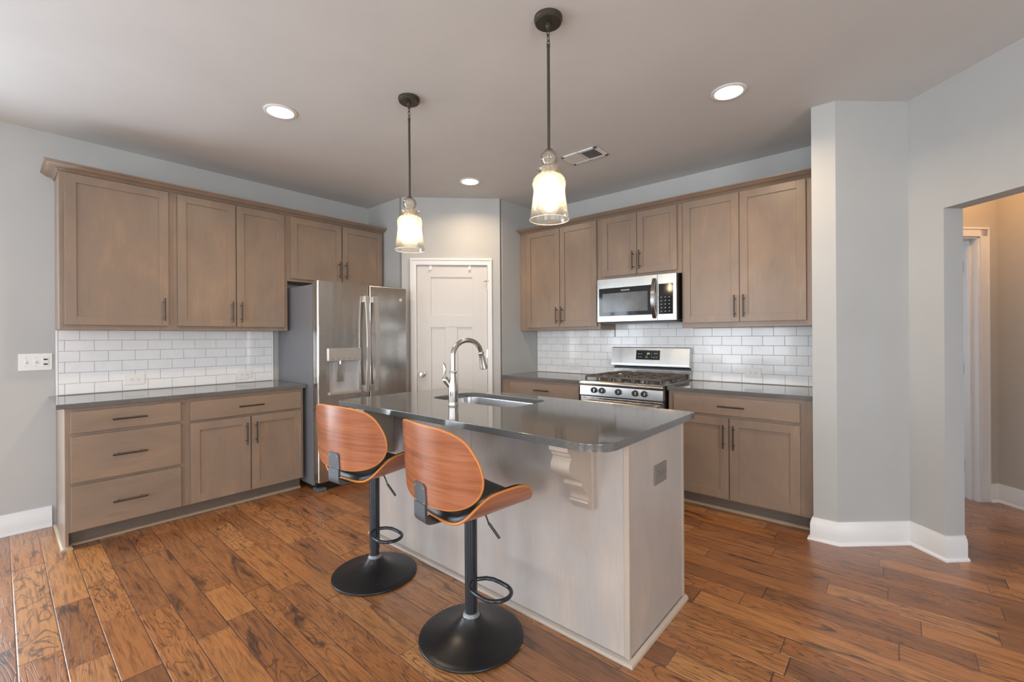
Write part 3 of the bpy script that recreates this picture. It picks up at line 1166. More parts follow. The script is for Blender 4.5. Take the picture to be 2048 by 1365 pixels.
# maker's name on the door glass
fc = bpy.data.curves.new('maker_name', 'FONT')
fc.body = 'FRIGIDAIRE'
fc.size = 0.0165
fc.align_x = 'CENTER'
fc.extrude = 0.0003
fo = bpy.data.objects.new('maker_name', fc)
C.objects.link(fo)
deps = bpy.context.evaluated_depsgraph_get()
fme = bpy.data.meshes.new_from_object(fo.evaluated_get(deps))
bpy.data.objects.remove(fo)
fme.materials.clear()
fme.materials.append(MAT['white'])
fo = bpy.data.objects.new('maker_name', fme)
C.objects.link(fo)
fo.parent = dmw
fo.location = (0.285, yF + .0006, 0.278)
fo.rotation_euler = (R90, 0, 0)

# ================================================================== GAS RANGE
t = thing('gas_range', 'stainless gas range with black grates and backguard between the back counters', 'range', (2.3525, 0, 0), 0)
RW = 0.757
MB().box(0.0, RW, -0.640, -0.012, 0.06, 0.900, 0.003).build('body', 'black', t)
# cooktop with a rounded chrome front lip
m = MB().box(-0.004, RW + .004, -0.672, -0.075, 0.8995, 0.914, 0.004)
m.build('cooktop', 'steel_dark', t)
m = MB()
pr = [(-0.640, 0.872), (-0.690, 0.872), (-0.694, 0.882), (-0.692, 0.898), (-0.682, 0.9085), (-0.668, 0.911), (-0.640, 0.911)]
m.extrude_x(pr, -0.004, RW + .004)
m.build('front_lip', 'steel_dark', t)
# sloped control panel
m = MB()
pr = [(-0.640, 0.790), (-0.690, 0.790), (-0.684, 0.8715), (-0.640, 0.8715)]
m.extrude_x(pr, 0.0, RW)
cpn = m.build('control_panel', 'steel_b', t)
for kx in (2.496, 2.572, 2.727, 2.879, 2.956):
    m = MB()
    T = Matrix.Translation((kx - 2.3525, -0.687, 0.836)) @ Matrix.Rotation(R90 - 0.07, 4, 'X')
    m.lathe([(0, 0), (0.0255, 0), (0.0255, 0.006), (0.022, 0.009), (0.0215, 0.024), (0.019, 0.028), (0, 0.028)], seg=32, mat=T)
    m.box(-0.006, 0.006, -0.021, 0.021, 0.020, 0.036, 0.002, 2, T)
    kn = m.build('knob', 'black', t)
    m = MB().box(0.0065, 0.019, -0.014, 0.014, 0.0275, 0.0295, 0.0008, 1, T)
    m.build('knob_insert', 'steel', kn)
# oven door
m = MB().box(0.002, RW - .002, -0.680, -0.642, 0.155, 0.778, 0.006)
od = m.build('oven_door', 'steel', t)
MB().box(0.12, RW - .12, -0.6815, -0.679, 0.27, 0.60, 0.001).build('oven_window', 'blackglass', od)
m = MB()
m.tube([(0.045, -0.728, 0.735), (RW - .045, -0.728, 0.735)], 0.0135, 16)
for xx in (0.07, RW - .07):
    m.tube([(xx, -0.68, 0.735), (xx, -0.728, 0.735)], 0.010)
m.build('handle', 'steel_b', od)
m = MB()
for i in range(9):
    xx = 0.03 + i * 0.078
    MB().box(xx, xx + 0.032, -0.6808, -0.679, 0.764, 0.768).build('vent_slot', 'slot', od)
MB().box(0.0, RW, -0.652, -0.640, 0.777, 0.791).build('door_gap', 'black', t)
MB().box(0.002, RW - .002, -0.676, -0.642, 0.045, 0.148, 0.006).build('storage_drawer', 'steel', t)
MB().box(0.03, RW - .03, -0.60, -0.05, 0.0, 0.06).build('plinth', 'black', t)
# backguard
MB().box(0.0, RW, -0.075, -0.012, 0.9, 0.992, 0.003).build('backguard_base', 'steel_dark', t)
m = MB()
pr = [(-0.012, 1.005), (-0.104, 1.020), (-0.106, 1.045), (-0.082, 1.192), (-0.074, 1.198), (-0.012, 1.198)]
m.extrude_x(pr, -0.002, RW + .002)
bgd = m.build('backguard', 'steel_b', t)
MB().box(0.01, RW - .01, -0.07, -0.02, 0.990, 1.008).build('vent_slot', 'black', t)
Tb = Matrix.Translation((0.373, -0.0948, 1.1265)) @ Matrix.Rotation(-0.162, 4, 'X')
dsp = MB().box(-0.116, 0.116, -0.003, 0.002, -0.045, 0.045, 0.0015, 2, Tb).build('display', 'blackglass', t)
m = MB()
def seg_digit(m, cx, cz, segs, h=0.017, w_=0.009):
    k = 0.0016
    d = {'a': (-w_ / 2, w_ / 2, h / 2 - k, h / 2), 'g': (-w_ / 2, w_ / 2, -k / 2, k / 2), 'd': (-w_ / 2, w_ / 2, -h / 2, -h / 2 + k),
         'b': (w_ / 2 - k, w_ / 2, 0, h / 2), 'c': (w_ / 2 - k, w_ / 2, -h / 2, 0), 'f': (-w_ / 2, -w_ / 2 + k, 0, h / 2), 'e': (-w_ / 2, -w_ / 2 + k, -h / 2, 0)}
    for s in segs:
        a, b, c, e = d[s]
        m.box(cx + a, cx + b, -0.0036, -0.0028, cz + c, cz + e, 0, 1, Tb)
seg_digit(m, 0.000, 0.012, 'abcdef')
seg_digit(m, 0.014, 0.012, 'fbgc')
m.build('clock_digits', 'led', dsp)
m = MB()
for cx, cz, ww in ((-0.088, 0.010, 0.018), (-0.064, 0.010, 0.016), (-0.088, -0.020, 0.012), (-0.066, -0.020, 0.014), (-0.012, -0.012, 0.012), (-0.010, -0.024, 0.026),
                   (0.040, -0.018, 0.010), (0.063, -0.022, 0.014), (0.088, -0.022, 0.013), (0.040, 0.010, 0.006), (0.078, 0.014, 0.030)):
    MB().box(cx - ww / 2, cx + ww / 2, -0.0036, -0.0028, cz - 0.002, cz + 0.002, 0, 1, Tb).build('key_mark', 'lightgrey', dsp)
# burners and grates
for bx0, by0, br in ((0.17, -0.52, 0.05), (0.17, -0.22, 0.042), (0.378, -0.37, 0.05), (0.587, -0.52, 0.055), (0.587, -0.22, 0.04)):
    m = MB().lathe([(0, 0), (br, 0), (br, 0.008), (br * 0.78, 0.010), (br * 0.78, 0.016), (br * 0.7, 0.019), (0, 0.019)], (bx0, by0, 0.914), 28)
    m.build('burner', 'iron', t)
def grate(x0, x1):
    m = MB()
    zt_, zb_ = 0.958, 0.942
    y0, y1 = -0.640, -0.105
    bw = 0.0080
    for xx in (x0, x1):
        m.box(xx - bw, xx + bw, y0, y1, zb_, zt_, 0.002)
    for yy in (y0, (y0 + y1) / 2, y1):
        m.box(x0, x1, yy - bw, yy + bw, zb_, zt_, 0.002)
    for yy in (-0.52, -0.22):
        m.box(x0, x0 + (x1 - x0) * 0.36, yy - bw, yy + bw, zb_ + .002, zt_ + .004, 0.002)
        m.box(x1 - (x1 - x0) * 0.36, x1, yy - bw, yy + bw, zb_ + .002, zt_ + .004, 0.002)
    xm = (x0 + x1) / 2
    for ya, yb2 in ((y0, -0.565), (-0.475, -0.372), (-0.372, -0.265), (-0.175, y1)):
        m.box(xm - bw, xm + bw, ya, yb2, zb_ + .002, zt_ + .004, 0.002)
    for xx in (x0, xm, x1):
        for yy in (y0, (y0 + y1) / 2, y1):
            m.box(xx - 0.007, xx + .007, yy - .007, yy + .007, 0.914, zb_ + .004, 0.001)
    return m.build('grate', 'iron', t)
grate(0.035, 0.262)
grate(0.278, 0.478)
grate(0.494, 0.722)

# ================================================================== ISLAND
t = thing('kitchen_island', 'kitchen island with pale stained panels and two scrolled corbels', 'island', (0, 0, 0))
IX0, IX1, IY0, IY1, IZ = 1.842, 3.693, -2.463, -1.862, 0.8745
SX0, SX1, SY0, SY1 = 2.152, 2.858, -2.228, -1.842      # sink cut-out
m = MB()
m.box(IX0 + .004, 2.7935, IY0 + .003, IY0 + .02, 0.0, IZ, 0.001)
m.box(2.7955, IX1 - .02, IY0 + .003, IY0 + .02, 0.0, IZ, 0.001)
m.build('seating_side_panel', 'isl', t)
MB().box(IX1 - .02, IX1 - .0035, IY0 + .01, IY1 - .002, 0.0, IZ).build('end_panel', 'isl', t)
MB().box(IX0, IX0 + .018, IY0 + .01, IY1 - .002, 0.0, IZ).build('end_panel', 'isl', t)
MB().box(IX0 + .018, IX1 - .02, IY1 - .018, IY1 - .001, 0.1, 0.66).build('work_side_panel', 'isl', t)
# corner and edge trim
m = MB()
m.box(IX1 - .024, IX1, IY0, IY0 + .020, 0, IZ, 0.003)
m.box(IX1 - .016, IX1, IY1 - .022, IY1, 0, IZ, 0.003)
m.box(IX0 - .001, IX0 + .018, IY0, IY0 + .016, 0, IZ, 0.003)
m.build('corner_trim', 'isl_trim', t)
m = MB().sweep([(IX0 + .1, IY1), (IX0 - .001, IY1), (IX0 - .001, IY0), (IX1, IY0), (IX1, IY1)][::1], QR)
m.bm.free(); m = MB()
m.sweep([(IX0 - .001, IY1), (IX0 - .001, IY0), (IX1, IY0), (IX1, IY1)], QR)
m.build('base_molding', 'isl_trim', t, 50)
# corbels: scrolled side profile in (y,z), y measured out from the panel
def corbel(x0, x1):
    P = []
    def arc(cy, cz, r, a0, a1, n=10):
        for i in range(n + 1):
            a = math.radians(a0 + (a1 - a0) * i / n)
            P.append((cy + r * math.cos(a), cz + r * math.sin(a)))
    # outline from top-back, clockwise seen from the right; y negative is out
    P.append((0, 0.0)); P.append((-0.205, 0.0)); P.append((-0.205, -0.018)); P.append((-0.192, -0.026)); P.append((-0.186, -0.040))
    # upper bulging scroll
    for i in range(13):
        a = i / 12
        yy = -0.176 - 0.030 * math.sin(PI * min(1, a * 1.0)) + 0.062 * a ** 2
        P.append((yy, -0.046 - 0.105 * a))
    P.append((-0.104, -0.156)); P.append((-0.100, -0.163)); P.append((-0.104, -0.170))
    # lower concave-convex sweep
    for i in range(13):
        a = i / 12
        yy = -0.104 + 0.052 * math.sin(a * PI * 0.5) ** 1.2
        P.append((yy, -0.174 - 0.070 * a))
    P.append((-0.060, -0.248)); P.append((-0.062, -0.256)); P.append((-0.050, -0.266)); P.append((-0.040, -0.280)); P.append((-0.030, -0.290)); P.append((0, -0.292))
    m = MB()
    poly = [(IY0 + .003 + p[0], IZ - 0.001 + p[1]) for p in P]
    m.extrude_x(poly, x0, x1)
    # narrow raised back rib on both sides
    m.box(x0 - 0.006, x1 + 0.006, IY0 + .003 - 0.030, IY0 + .003, IZ - 0.290, IZ - .001, 0.002)
    return m.build('corbel', 'isl_trim', t, 30)
corbel(3.452, 3.540)
corbel(2.002, 2.090)
# receptacle in the end panel
m = MB().box(-0.0058, -0.0005, -2.213, -2.087, 0.645, 0.731, 0.002)
ou = m.build('outlet', 'greyplate', t)
ou.location = (IX1 + .003, 0, 0)
ou['label'] = 'taupe outlet cover set sideways'
m = MB()
for cy in (-2.171, -2.129):
    m.lathe([(0, 0), (0.0165, 0), (0.0165, 0.0025), (0, 0.0025)], seg=24, mat=Matrix.Translation((-0.0006, cy, 0.688)) @ Matrix.Rotation(R90, 4, 'Y'))
m.build('socket', 'greyplate', ou)
m = MB()
for cy in (-2.171, -2.129):
    m.box(0.0018, 0.0023, cy - .006, cy + .001, 0.694, 0.6963).box(0.0018, 0.0023, cy - .006, cy + .001, 0.680, 0.6823).box(0.0018, 0.0023, cy + .005, cy + .009, 0.686, 0.690)
m.build('slot', 'slot', ou)

# island countertop with the sink cut-out
outer = rrect(1.790, 3.703, -2.676, -1.712, (0.105, 0.028, 0.028, 0.028), 10)
inner = rrect(SX0, SX1, SY0, SY1, (0.085, 0.085, 0.085, 0.085), 8)
t_ = bmesh.new()
ed = []
for loop in (outer, inner):
    vs = [t_.verts.new((p[0], p[1], 0.905)) for p in loop]
    for i in range(len(vs)):
        ed.append(t_.edges.new((vs[i], vs[(i + 1) % len(vs)])))
bmesh.ops.triangle_fill(t_, use_beauty=True, use_dissolve=False, edges=ed)
bmesh.ops.recalc_face_normals(t_, faces=t_.faces)
if sum(f.normal.z for f in t_.faces) < 0:
    bmesh.ops.reverse_faces(t_, faces=t_.faces)
ext = bmesh.ops.extrude_face_region(t_, geom=list(t_.faces))
for v in [g for g in ext['geom'] if isinstance(g, bmesh.types.BMVert)]:
    v.co.z = 0.905
# after extrusion the moved copy is the top; push the original down
top = set(v for v in ext['geom'] if isinstance(v, bmesh.types.BMVert))
for v in t_.verts:
    if v not in top:
        v.co.z = 0.8745
bmesh.ops.recalc_face_normals(t_, faces=t_.faces)
be = [e for e in t_.edges if e.verts[0] in top and e.verts[1] in top and len(e.link_faces) == 2 and abs(e.calc_face_angle(0)) > 0.8]
bmesh.ops.bevel(t_, geom=be, offset=0.003, segments=2, affect='EDGES', profile=0.5)
m = MB().merge(t_)
o = m.build('countertop', 'quartz', None, 30)
tag(o, 'dark grey quartz island countertop with rounded corner and sink cut-out', 'countertop', 'grey quartz countertops')

# sink bowl under the cut-out
m = MB()
rows = []
def ringpts(g, z, r):
    return [(p[0], p[1], z) for p in rrect(SX0 - g, SX1 + g, SY0 - g, SY1 + g, (r,) * 4, 8)]
rows.append(ringpts(0.022, 0.8735, 0.10))
rows.append(ringpts(0.004, 0.8735, 0.088))
rows.append(ringpts(0.002, 0.868, 0.087))
rows.append(ringpts(-0.004, 0.760, 0.082))
rows.append(ringpts(-0.010, 0.700, 0.075))
rows.append(ringpts(-0.024, 0.676, 0.062))
rows.append(ringpts(-0.060, 0.664, 0.040))
rows.append(ringpts(-0.150, 0.659, 0.020))
m.grid(rows, True)
t_ = bmesh.new()
t_.faces.new([t_.verts.new(p) for p in rows[-1]])
m.merge(t_)
bmesh.ops.remove_doubles(m.bm, verts=m.bm.verts, dist=0.0001)
snk = m.build('sink', 'basin', None, 40)
sol = snk.modifiers.new('thickness', 'SOLIDIFY')
sol.thickness = 0.0015
tag(snk, 'undermount stainless steel sink bowl in the island countertop', 'sink')
MB().lathe([(0, 0), (0.045, 0), (0.045, 0.003), (0.036, 0.002), (0.02, 0.0005), (0, 0.0005)], ((SX0 + SX1) / 2, (SY0 + SY1) / 2, 0.660), 32).build('drain', 'nickel', snk)

# faucet
FX, FY, FZ = 2.520, -2.338, 0.905
t = thing('faucet', 'tall gooseneck brushed nickel faucet with pull-down spray and side lever', 'faucet', (FX, FY, FZ), 0)
m = MB().lathe([(0, 0), (0.0295, 0), (0.0295, 0.006), (0.0268, 0.012), (0.0275, 0.018), (0.0285, 0.045), (0.0300, 0.075), (0.0285, 0.100), (0.0240, 0.130), (0.0195, 0.160), (0.0175, 0.182), (0.0175, 0.186), (0, 0.186)], seg=40)
m.build('body', 'nickel', t)
MB().lathe([(0, 0.186), (0.0205, 0.186), (0.022, 0.190), (0.022, 0.194), (0.0185, 0.199), (0, 0.199)], seg=36).build('collar', 'nickel', t)
pts = []
for i in range(8):
    pts.append((0, 0, 0.195 + 0.100 * i / 7))
Rr = 0.117
for i in range(1, 23):
    a = PI - (PI * 0.96) * i / 22
    pts.append((0, Rr + Rr * math.cos(a) * 1.0, 0.290 + Rr * 0.76 * math.sin(a)))
MB().tube(pts, 0.0145, 20).build('spout', 'nickel', t)
e = Vector(pts[-1])
d = (Vector(pts[-1]) - Vector(pts[-2])).normalized()
q = d.to_track_quat('Z', 'Y').to_matrix().to_4x4()
Ts = Matrix.Translation(e) @ q
m = MB().lathe([(0, -0.005), (0.0155, -0.005), (0.0190, 0.001), (0.0190, 0.006), (0.0165, 0.010), (0.0175, 0.032), (0.0205, 0.066), (0.0255, 0.096), (0.0262, 0.102), (0.0225, 0.107), (0, 0.107)], seg=36, mat=Ts)
sp = m.build('spray_head', 'nickel', t)
MB().box(-0.005, 0.005, 0.0185, 0.024, 0.028, 0.062, 0.002, 2, Ts).build('spray_button', 'nickel', sp)
# side lever on the far-left of the body
m = MB()
dr_ = Vector((-0.62, -0.60, 0)).normalized()
p0 = Vector((0, 0, 0.095))
p1 = p0 + dr_ * 0.047 + Vector((0, 0, 0.055))
m.tube([p0 + dr_ * 0.012, p0 + dr_ * 0.030 + Vector((0, 0, 0.030)), p1], 0.013, 16, rs=[0.012, 0.0155, 0.0185])
m.lathe([(0, -0.012), (0.0185, -0.008), (0.0195, 0.0), (0.017, 0.009), (0.010, 0.016), (0, 0.018)], seg=24, mat=Matrix.Translation(p1))
hb = m.build('lever_hub', 'nickel', t)
m = MB()
m.tube([p1 + Vector((0, 0, 0.010)), p1 + Vector((0, 0, 0.035)) + dr_ * .004, p1 + Vector((0, 0, 0.062)) + dr_ * 0.001, p1 + Vector((0, 0, 0.085)) + dr_ * 0.006, p1 + Vector((0, 0, 0.097)) + dr_ * 0.016], 0.007, 14,
       rs=[0.006, 0.0085, 0.0095, 0.0085, 0.006])
m.build('lever', 'nickel', t)

# ================================================================== PENDANT LAMPS
def pendant(label, x, y, bulb_power):
    t = thing('pendant_lamp', label, 'pendant lamp', (x, y, ZC), 0, 'pendant lamps over the island')
    m = MB().lathe([(0, 0), (0.064, 0), (0.064, -0.012), (0.060, -0.016), (0.060, -0.024), (0.056, -0.027), (0, -0.027)], seg=48)
    m.build('canopy', 'bronze', t)
    m = MB()
    m.lathe([(0, -0.026), (0.013, -0.026), (0.013, -0.040), (0.008, -0.046), (0.008, -0.060), (0, -0.060)], seg=20)
    m.build('canopy_stem', 'bronze', t)
    m = MB()
    def link(zc, half, flat):
        pts = []
        for i in range(20):
            a = 2 * PI * i / 20
            u, v = 0.0065 * math.cos(a), half * math.sin(a)
            pts.append((u, 0, zc + v) if flat else (0, u, zc + v))
        m.tube(pts, 0.0021, 8, True)
    link(-0.070, 0.012, True)
    link(-0.092, 0.016, False)
    link(-0.114, 0.012, True)
    m.lathe([(0, -0.122), (0.008, -0.122), (0.008, -0.134), (0, -0.134)], seg=16)
    m.build('chain', 'bronze', t)
    MB().tube([(0, 0, -0.130), (0, 0, -0.603)], 0.0068, 16).build('rod', 'bronze', t)
    MB().lathe([(0, -0.598), (0.010, -0.598), (0.020, -0.605), (0.020, -0.609), (0, -0.609)], seg=24).build('rod_cap', 'bronze', t)
    # blown glass: ball neck, ring, shoulder and flared skirt
    zc = ZC
    out = [(.014, 2.150), (.026, 2.146), (.037, 2.136), (.0425, 2.120), (.041, 2.106), (.034, 2.093), (.0285, 2.086), (.030, 2.081), (.044, 2.076), (.056, 2.068), (.0575, 2.060),
           (.052, 2.052), (.044, 2.047), (.043, 2.043), (.052, 2.039), (.064, 2.031), (.0725, 2.018), (.0760, 2.002), (.0750, 1.986), (.0715, 1.972), (.0728, 1.950), (.0775, 1.915), (.0835, 1.873), (.0890, 1.836), (.0902, 1.8345)]
    inn = [(max(0.008, r - 0.003), z) for r, z in out]
    prof = [(r, z - zc) for r, z in out] + [(r, z - zc) for r, z in reversed(inn)]
    m = MB().lathe(prof, seg=64, close=True)
    gs = m.build('glass_shade', 'glass', t, 60)
    m = MB()
    m.tube([(0.0893 * math.cos(2 * PI * i / 64), 0.0893 * math.sin(2 * PI * i / 64), 1.8347 - ZC) for i in range(64)], 0.0022, 8, True)
    m.build('rim', 'rimglass', gs, 60)
    m = MB().tube([(0, 0, -0.605), (0, 0, -0.722)], 0.006, 12)
    m.lathe([(0, -0.712), (0.016, -0.712), (0.017, -0.752), (0.014, -0.760), (0, -0.760)], seg=24)
    m.build('socket', 'nickel', t)
    m = MB().lathe([(0, -0.760), (0.012, -0.760), (0.014, -0.775), (0.022, -0.795), (0.0285, -0.815), (0.0295, -0.832), (0.024, -0.852), (0.012, -0.864), (0, -0.867)], seg=32)
    m.build('bulb', 'bulb', t, 60)
    return t


pendant('glass pendant lamp nearer the faucet end of the island, farther from the camera', 2.261, -2.450, 8)
pendant('glass pendant lamp over the seating corner of the island, nearer the camera', 3.300, -2.443, 8)

# ================================================================== RECESSED LIGHTS, VENT
def downlight(label, x, y, power):
    t = thing('recessed_light', label, 'ceiling light', (x, y, ZC), 0, 'recessed ceiling lights')
    MB().lathe([(0.074, -0.001), (0.098, -0.001), (0.098, -0.004), (0.090, -0.008), (0.078, -0.008), (0.074, -0.004)], seg=48, close=True).build('trim_ring', 'white', t)
    MB().lathe([(0, -0.001), (0.0735, -0.001), (0.0735, -0.005), (0, -0.006)], seg=48).build('lens', 'lens', t)
    l = bpy.data.lights.new('downlight', 'AREA')
    l.shape = 'DISK'
    l.size = 0.14
    l.energy = power
    l.color = (1.0, 0.74, 0.48)
    l.spread = math.radians(150)
    o = bpy.data.objects.new('downlight', l)
    C.objects.link(o)
    o.parent = t
    o.location = (0, 0, -0.010)
    return t


downlight('recessed ceiling light above the left wall cabinets side', 1.516, -2.900, 10)
downlight('recessed ceiling light in front of the pantry door', 1.495, -1.207, 7.5)
downlight('recessed ceiling light near the white column wall on the right', 3.745, -1.236, 11)

t = thing('ceiling_vent', 'white rectangular air vent in the ceiling above the range', 'air vent', (2.607, -1.005, ZC), 0)
m = MB()
hx, hy = 0.160, 0.103
for a, b, c, d_ in ((-hx, hx, -hy, -hy + .026), (-hx, hx, hy - .026, hy), (-hx, -hx + .026, -hy, hy), (hx - .026, hx, -hy, hy), (-0.006, 0.006, -hy, hy)):
    m.box(a, b, c, d_, -0.010, -0.001, 0.002)
m.build('frame', 'white', t)
MB().box(-hx + .02, hx - .02, -hy + .02, hy - .02, -0.003, -0.001).build('duct_opening', 'slot', t)
for i in range(18):
    xx = -hx + 0.032 + i * 0.0152
    if abs(xx) < 0.011:
        continue
    ang = -0.75 if xx < 0 else 0.75
    T = Matrix.Translation((xx, 0, -0.0065)) @ Matrix.Rotation(ang, 4, 'Y')
    MB().box(-0.0055, 0.0055, -hy + .024, hy - .024, -0.0008, 0.0008, 0, 1, T).build('louver', 'white', t)

# hall lamp, out of sight behind the header
hl = bpy.data.lights.new('hall_lamp', 'POINT')
hl.energy = 16
hl.color = (1.0, 0.56, 0.26)
hl.shadow_soft_size = 0.1
ho = bpy.data.objects.new('hall_lamp', hl)
C.objects.link(ho)
ho.location = (5.15, 0.25, 2.60)

# ================================================================== SWITCH AND OUTLETS
t = thing('switch_plate', 'white three-gang wall plate with two toggles left of the tile backsplash', 'light switch', (0, -3.920, 1.1505), R90)
MB().box(-0.081, 0.080, -0.006, 0, -0.058, 0.058, 0.0022).build('plate', 'white', t)
for xx in (-0.046, 0.0):
    m = MB().box(xx - 0.005, xx + 0.005, -0.0075, -0.005, -0.012, 0.012, 0.0005, 1)
    T = Matrix.Translation((xx, -0.006, 0)) @ Matrix.Rotation(0.55, 4, 'X')
    m.box(-0.0042, 0.0042, -0.013, 0.002, -0.005, 0.005, 0.001, 2, T)
    m.build('toggle', 'white', t)
m = MB().box(0.030, 0.062, -0.0085, -0.005, -0.033, 0.033, 0.001)
cm = m.build('cable_module', 'white', t)
MB().box(0.037, 0.057, -0.0092, -0.008, 0.011, 0.021).box(0.037, 0.057, -0.0092, -0.008, -0.022, -0.012).build('port', 'slot', cm)
m = MB()
for xx in (-0.046, 0.0):
    for zz in (-0.030, 0.030):
        MB().lathe([(0, 0), (0.003, 0), (0.003, 0.0012), (0, 0.0012)], seg=12, mat=Matrix.Translation((xx, -0.0055, zz)) @ Matrix.Rotation(R90, 4, 'X')).build('screw', 'lightgrey', t)


def outlet(label, loc, rot):
    t = thing('electrical_outlet', label, 'outlet', loc, rot, 'outlets in the tile backsplash')
    MB().box(-0.062, 0.062, -0.0060, -0.0002, -0.040, 0.040, 0.0022).build('plate', 'white', t)
    for s in (-1, 1):
        m = MB().lathe([(0, 0), (0.0168, 0), (0.0168, 0.002), (0, 0.002)], seg=28, mat=Matrix.Translation((s * 0.0205, -0.0058, 0)) @ Matrix.Rotation(R90, 4, 'X'))
        so = m.build('socket', 'white', t)
        m = MB()
        cx = s * 0.0205
        m.box(cx - 0.005, cx + 0.002, -0.0082, -0.0076, 0.005, 0.0072)
        m.box(cx - 0.005, cx + 0.002, -0.0082, -0.0076, -0.0072, -0.005)
        m.box(cx + 0.006, cx + 0.010, -0.0082, -0.0076, -0.002, 0.002)
        m.build('slot', 'slot', so)
    return t


outlet('white outlet in the left backsplash, nearer the free end of the counter', (0.0088, -3.396, 0.991), R90)
outlet('white outlet in the left backsplash, nearer the refrigerator', (0.0088, -2.627, 0.977), R90)
outlet('white outlet in the back tiles left of the range', (1.841, -0.0088, 0.981), 0)
outlet('white outlet in the back tiles right of the range', (3.596, -0.0088, 0.995), 0)

# ================================================================== BAR STOOLS
def arcpos(s, z, rad, off=0.0):
    """point on the back's cylinder; s is arc length from the middle at radius 0.32"""
    a = s / 0.54
    rad = rad + 0.22
    rec = -0.06 * (z - 0.72)
    return (rad * math.sin(a), 0.295 - rad * math.cos(a) + rec, z)


HALF = [(0.00, 0.956), (0.07, 0.955), (0.15, 0.948), (0.21, 0.932), (0.250, 0.906), (0.278, 0.868), (0.298, 0.825), (0.306, 0.780), (0.299, 0.740), (0.276, 0.704), (0.232, 0.672), (0.17, 0.651), (0.10, 0.642), (0.00, 0.640)]


def smooth_loop(pts, sub=4):
    out = []
    n = len(pts)
    for i in range(n):
        p0, p1, p2, p3 = pts[i - 1], pts[i], pts[(i + 1) % n], pts[(i + 2) % n]
        for k in range(sub):
            u = k / sub
            out.append(tuple(0.5 * ((2 * p1[j]) + (-p0[j] + p2[j]) * u + (2 * p0[j] - 5 * p1[j] + 4 * p2[j] - p3[j]) * u * u + (-p0[j] + 3 * p1[j] - 3 * p2[j] + p3[j]) * u ** 3) for j in range(2)))
    return out


HALF = [(s_ * 1.045, z_) for s_, z_ in HALF]
BACK = smooth_loop(HALF[:-1] + [HALF[-1]] + [(-s, z) for s, z in HALF[1:-1]][::-1])


def shell_rings(outline, centre, fn, steps=9, shrink=1.0):
    rows = []
    for k in range(steps + 1):
        f = (1 - k / steps) * shrink
        rows.append([fn(centre[0] + (p[0] - centre[0]) * f, centre[1] + (p[1] - centre[1]) * f, f) for p in outline])
    return rows


def closed_shell(outline, centre, fa, fb, shrink=1.0, edge_mat=False):
    """two skins joined round the outline"""
    m = MB()
    A = shell_rings(outline, centre, fa, 10, shrink)
    B = shell_rings(outline, centre, fb, 10, shrink)
    rows = list(reversed(A[:-1])) + B[:-1]
    m.grid(rows, True)
    t_ = bmesh.new()
    for R in (A[-2], B[-2]):
        t_.faces.new([t_.verts.new(p) for p in R])
    m.merge(t_)
    bmesh.ops.remove_doubles(m.bm, verts=m.bm.verts, dist=0.00002)
    return m


PRO = [(0.0, 0.0), (0.08, 0.001), (0.145, 0.009), (0.190, 0.029), (0.221, 0.059), (0.242, 0.093), (0.256, 0.126), (0.270, 0.152)]
ARC = [0.0]
for a, b in zip(PRO[:-1], PRO[1:]):
    ARC.append(ARC[-1] + math.hypot(b[0] - a[0], b[1] - a[1]))


def prof_at(s):
    sg = -1 if s < 0 else 1
    s = min(abs(s), ARC[-1] - 1e-6)
    for i in range(len(ARC) - 1):
        if s <= ARC[i + 1]:
            u = (s - ARC[i]) / (ARC[i + 1] - ARC[i])
            p0 = PRO[i - 1] if i > 0 else (-PRO[1][0], PRO[1][1])
            p1, p2 = PRO[i], PRO[i + 1]
            p3 = PRO[i + 2] if i + 2 < len(PRO) else (2 * p2[0] - p1[0], 2 * p2[1] - p1[1])
            r = [0.5 * ((2 * p1[j]) + (-p0[j] + p2[j]) * u + (2 * p0[j] - 5 * p1[j] + 4 * p2[j] - p3[j]) * u * u + (-p0[j] + 3 * p1[j] - 3 * p2[j] + p3[j]) * u ** 3) for j in range(2)]
            dd = [0.5 * ((-p0[j] + p2[j]) + 2 * (2 * p0[j] - 5 * p1[j] + 4 * p2[j] - p3[j]) * u + 3 * (-p0[j] + 3 * p1[j] - 3 * p2[j] + p3[j]) * u * u) for j in range(2)]
            L = math.hypot(*dd)
            nx, nz = -dd[1] / L, dd[0] / L
            return sg * r[0], r[1], sg * nx, nz
    return 0, 0, 0, 1


SEATO = []
for i in range(88):
    a = 2 * PI * i / 88
    c_, s_ = math.cos(a), math.sin(a)
    e_ = 2 / 3.2
    SEATO.append((0.312 * math.copysign(abs(c_) ** e_, c_), 0.004 + 0.186 * math.copysign(abs(s_) ** e_, s_)))
ZS = 0.572


def seat_fn(off, puff=0.0):
    def fn(s, y, f):
        x, z, nx, nz = prof_at(s)
        o = off + puff * math.sqrt(max(0.0, 1 - f ** 6))
        tilt = 0.035 * (y - 0.0)
        return (x + nx * o, y, ZS + z + nz * o + tilt)
    return fn


def back_fn(rad, puff=0.0):
    def fn(s, z, f):
        r = rad - puff * math.sqrt(max(0.0, 1 - f ** 6))
        return arcpos(s, z, r)
    return fn


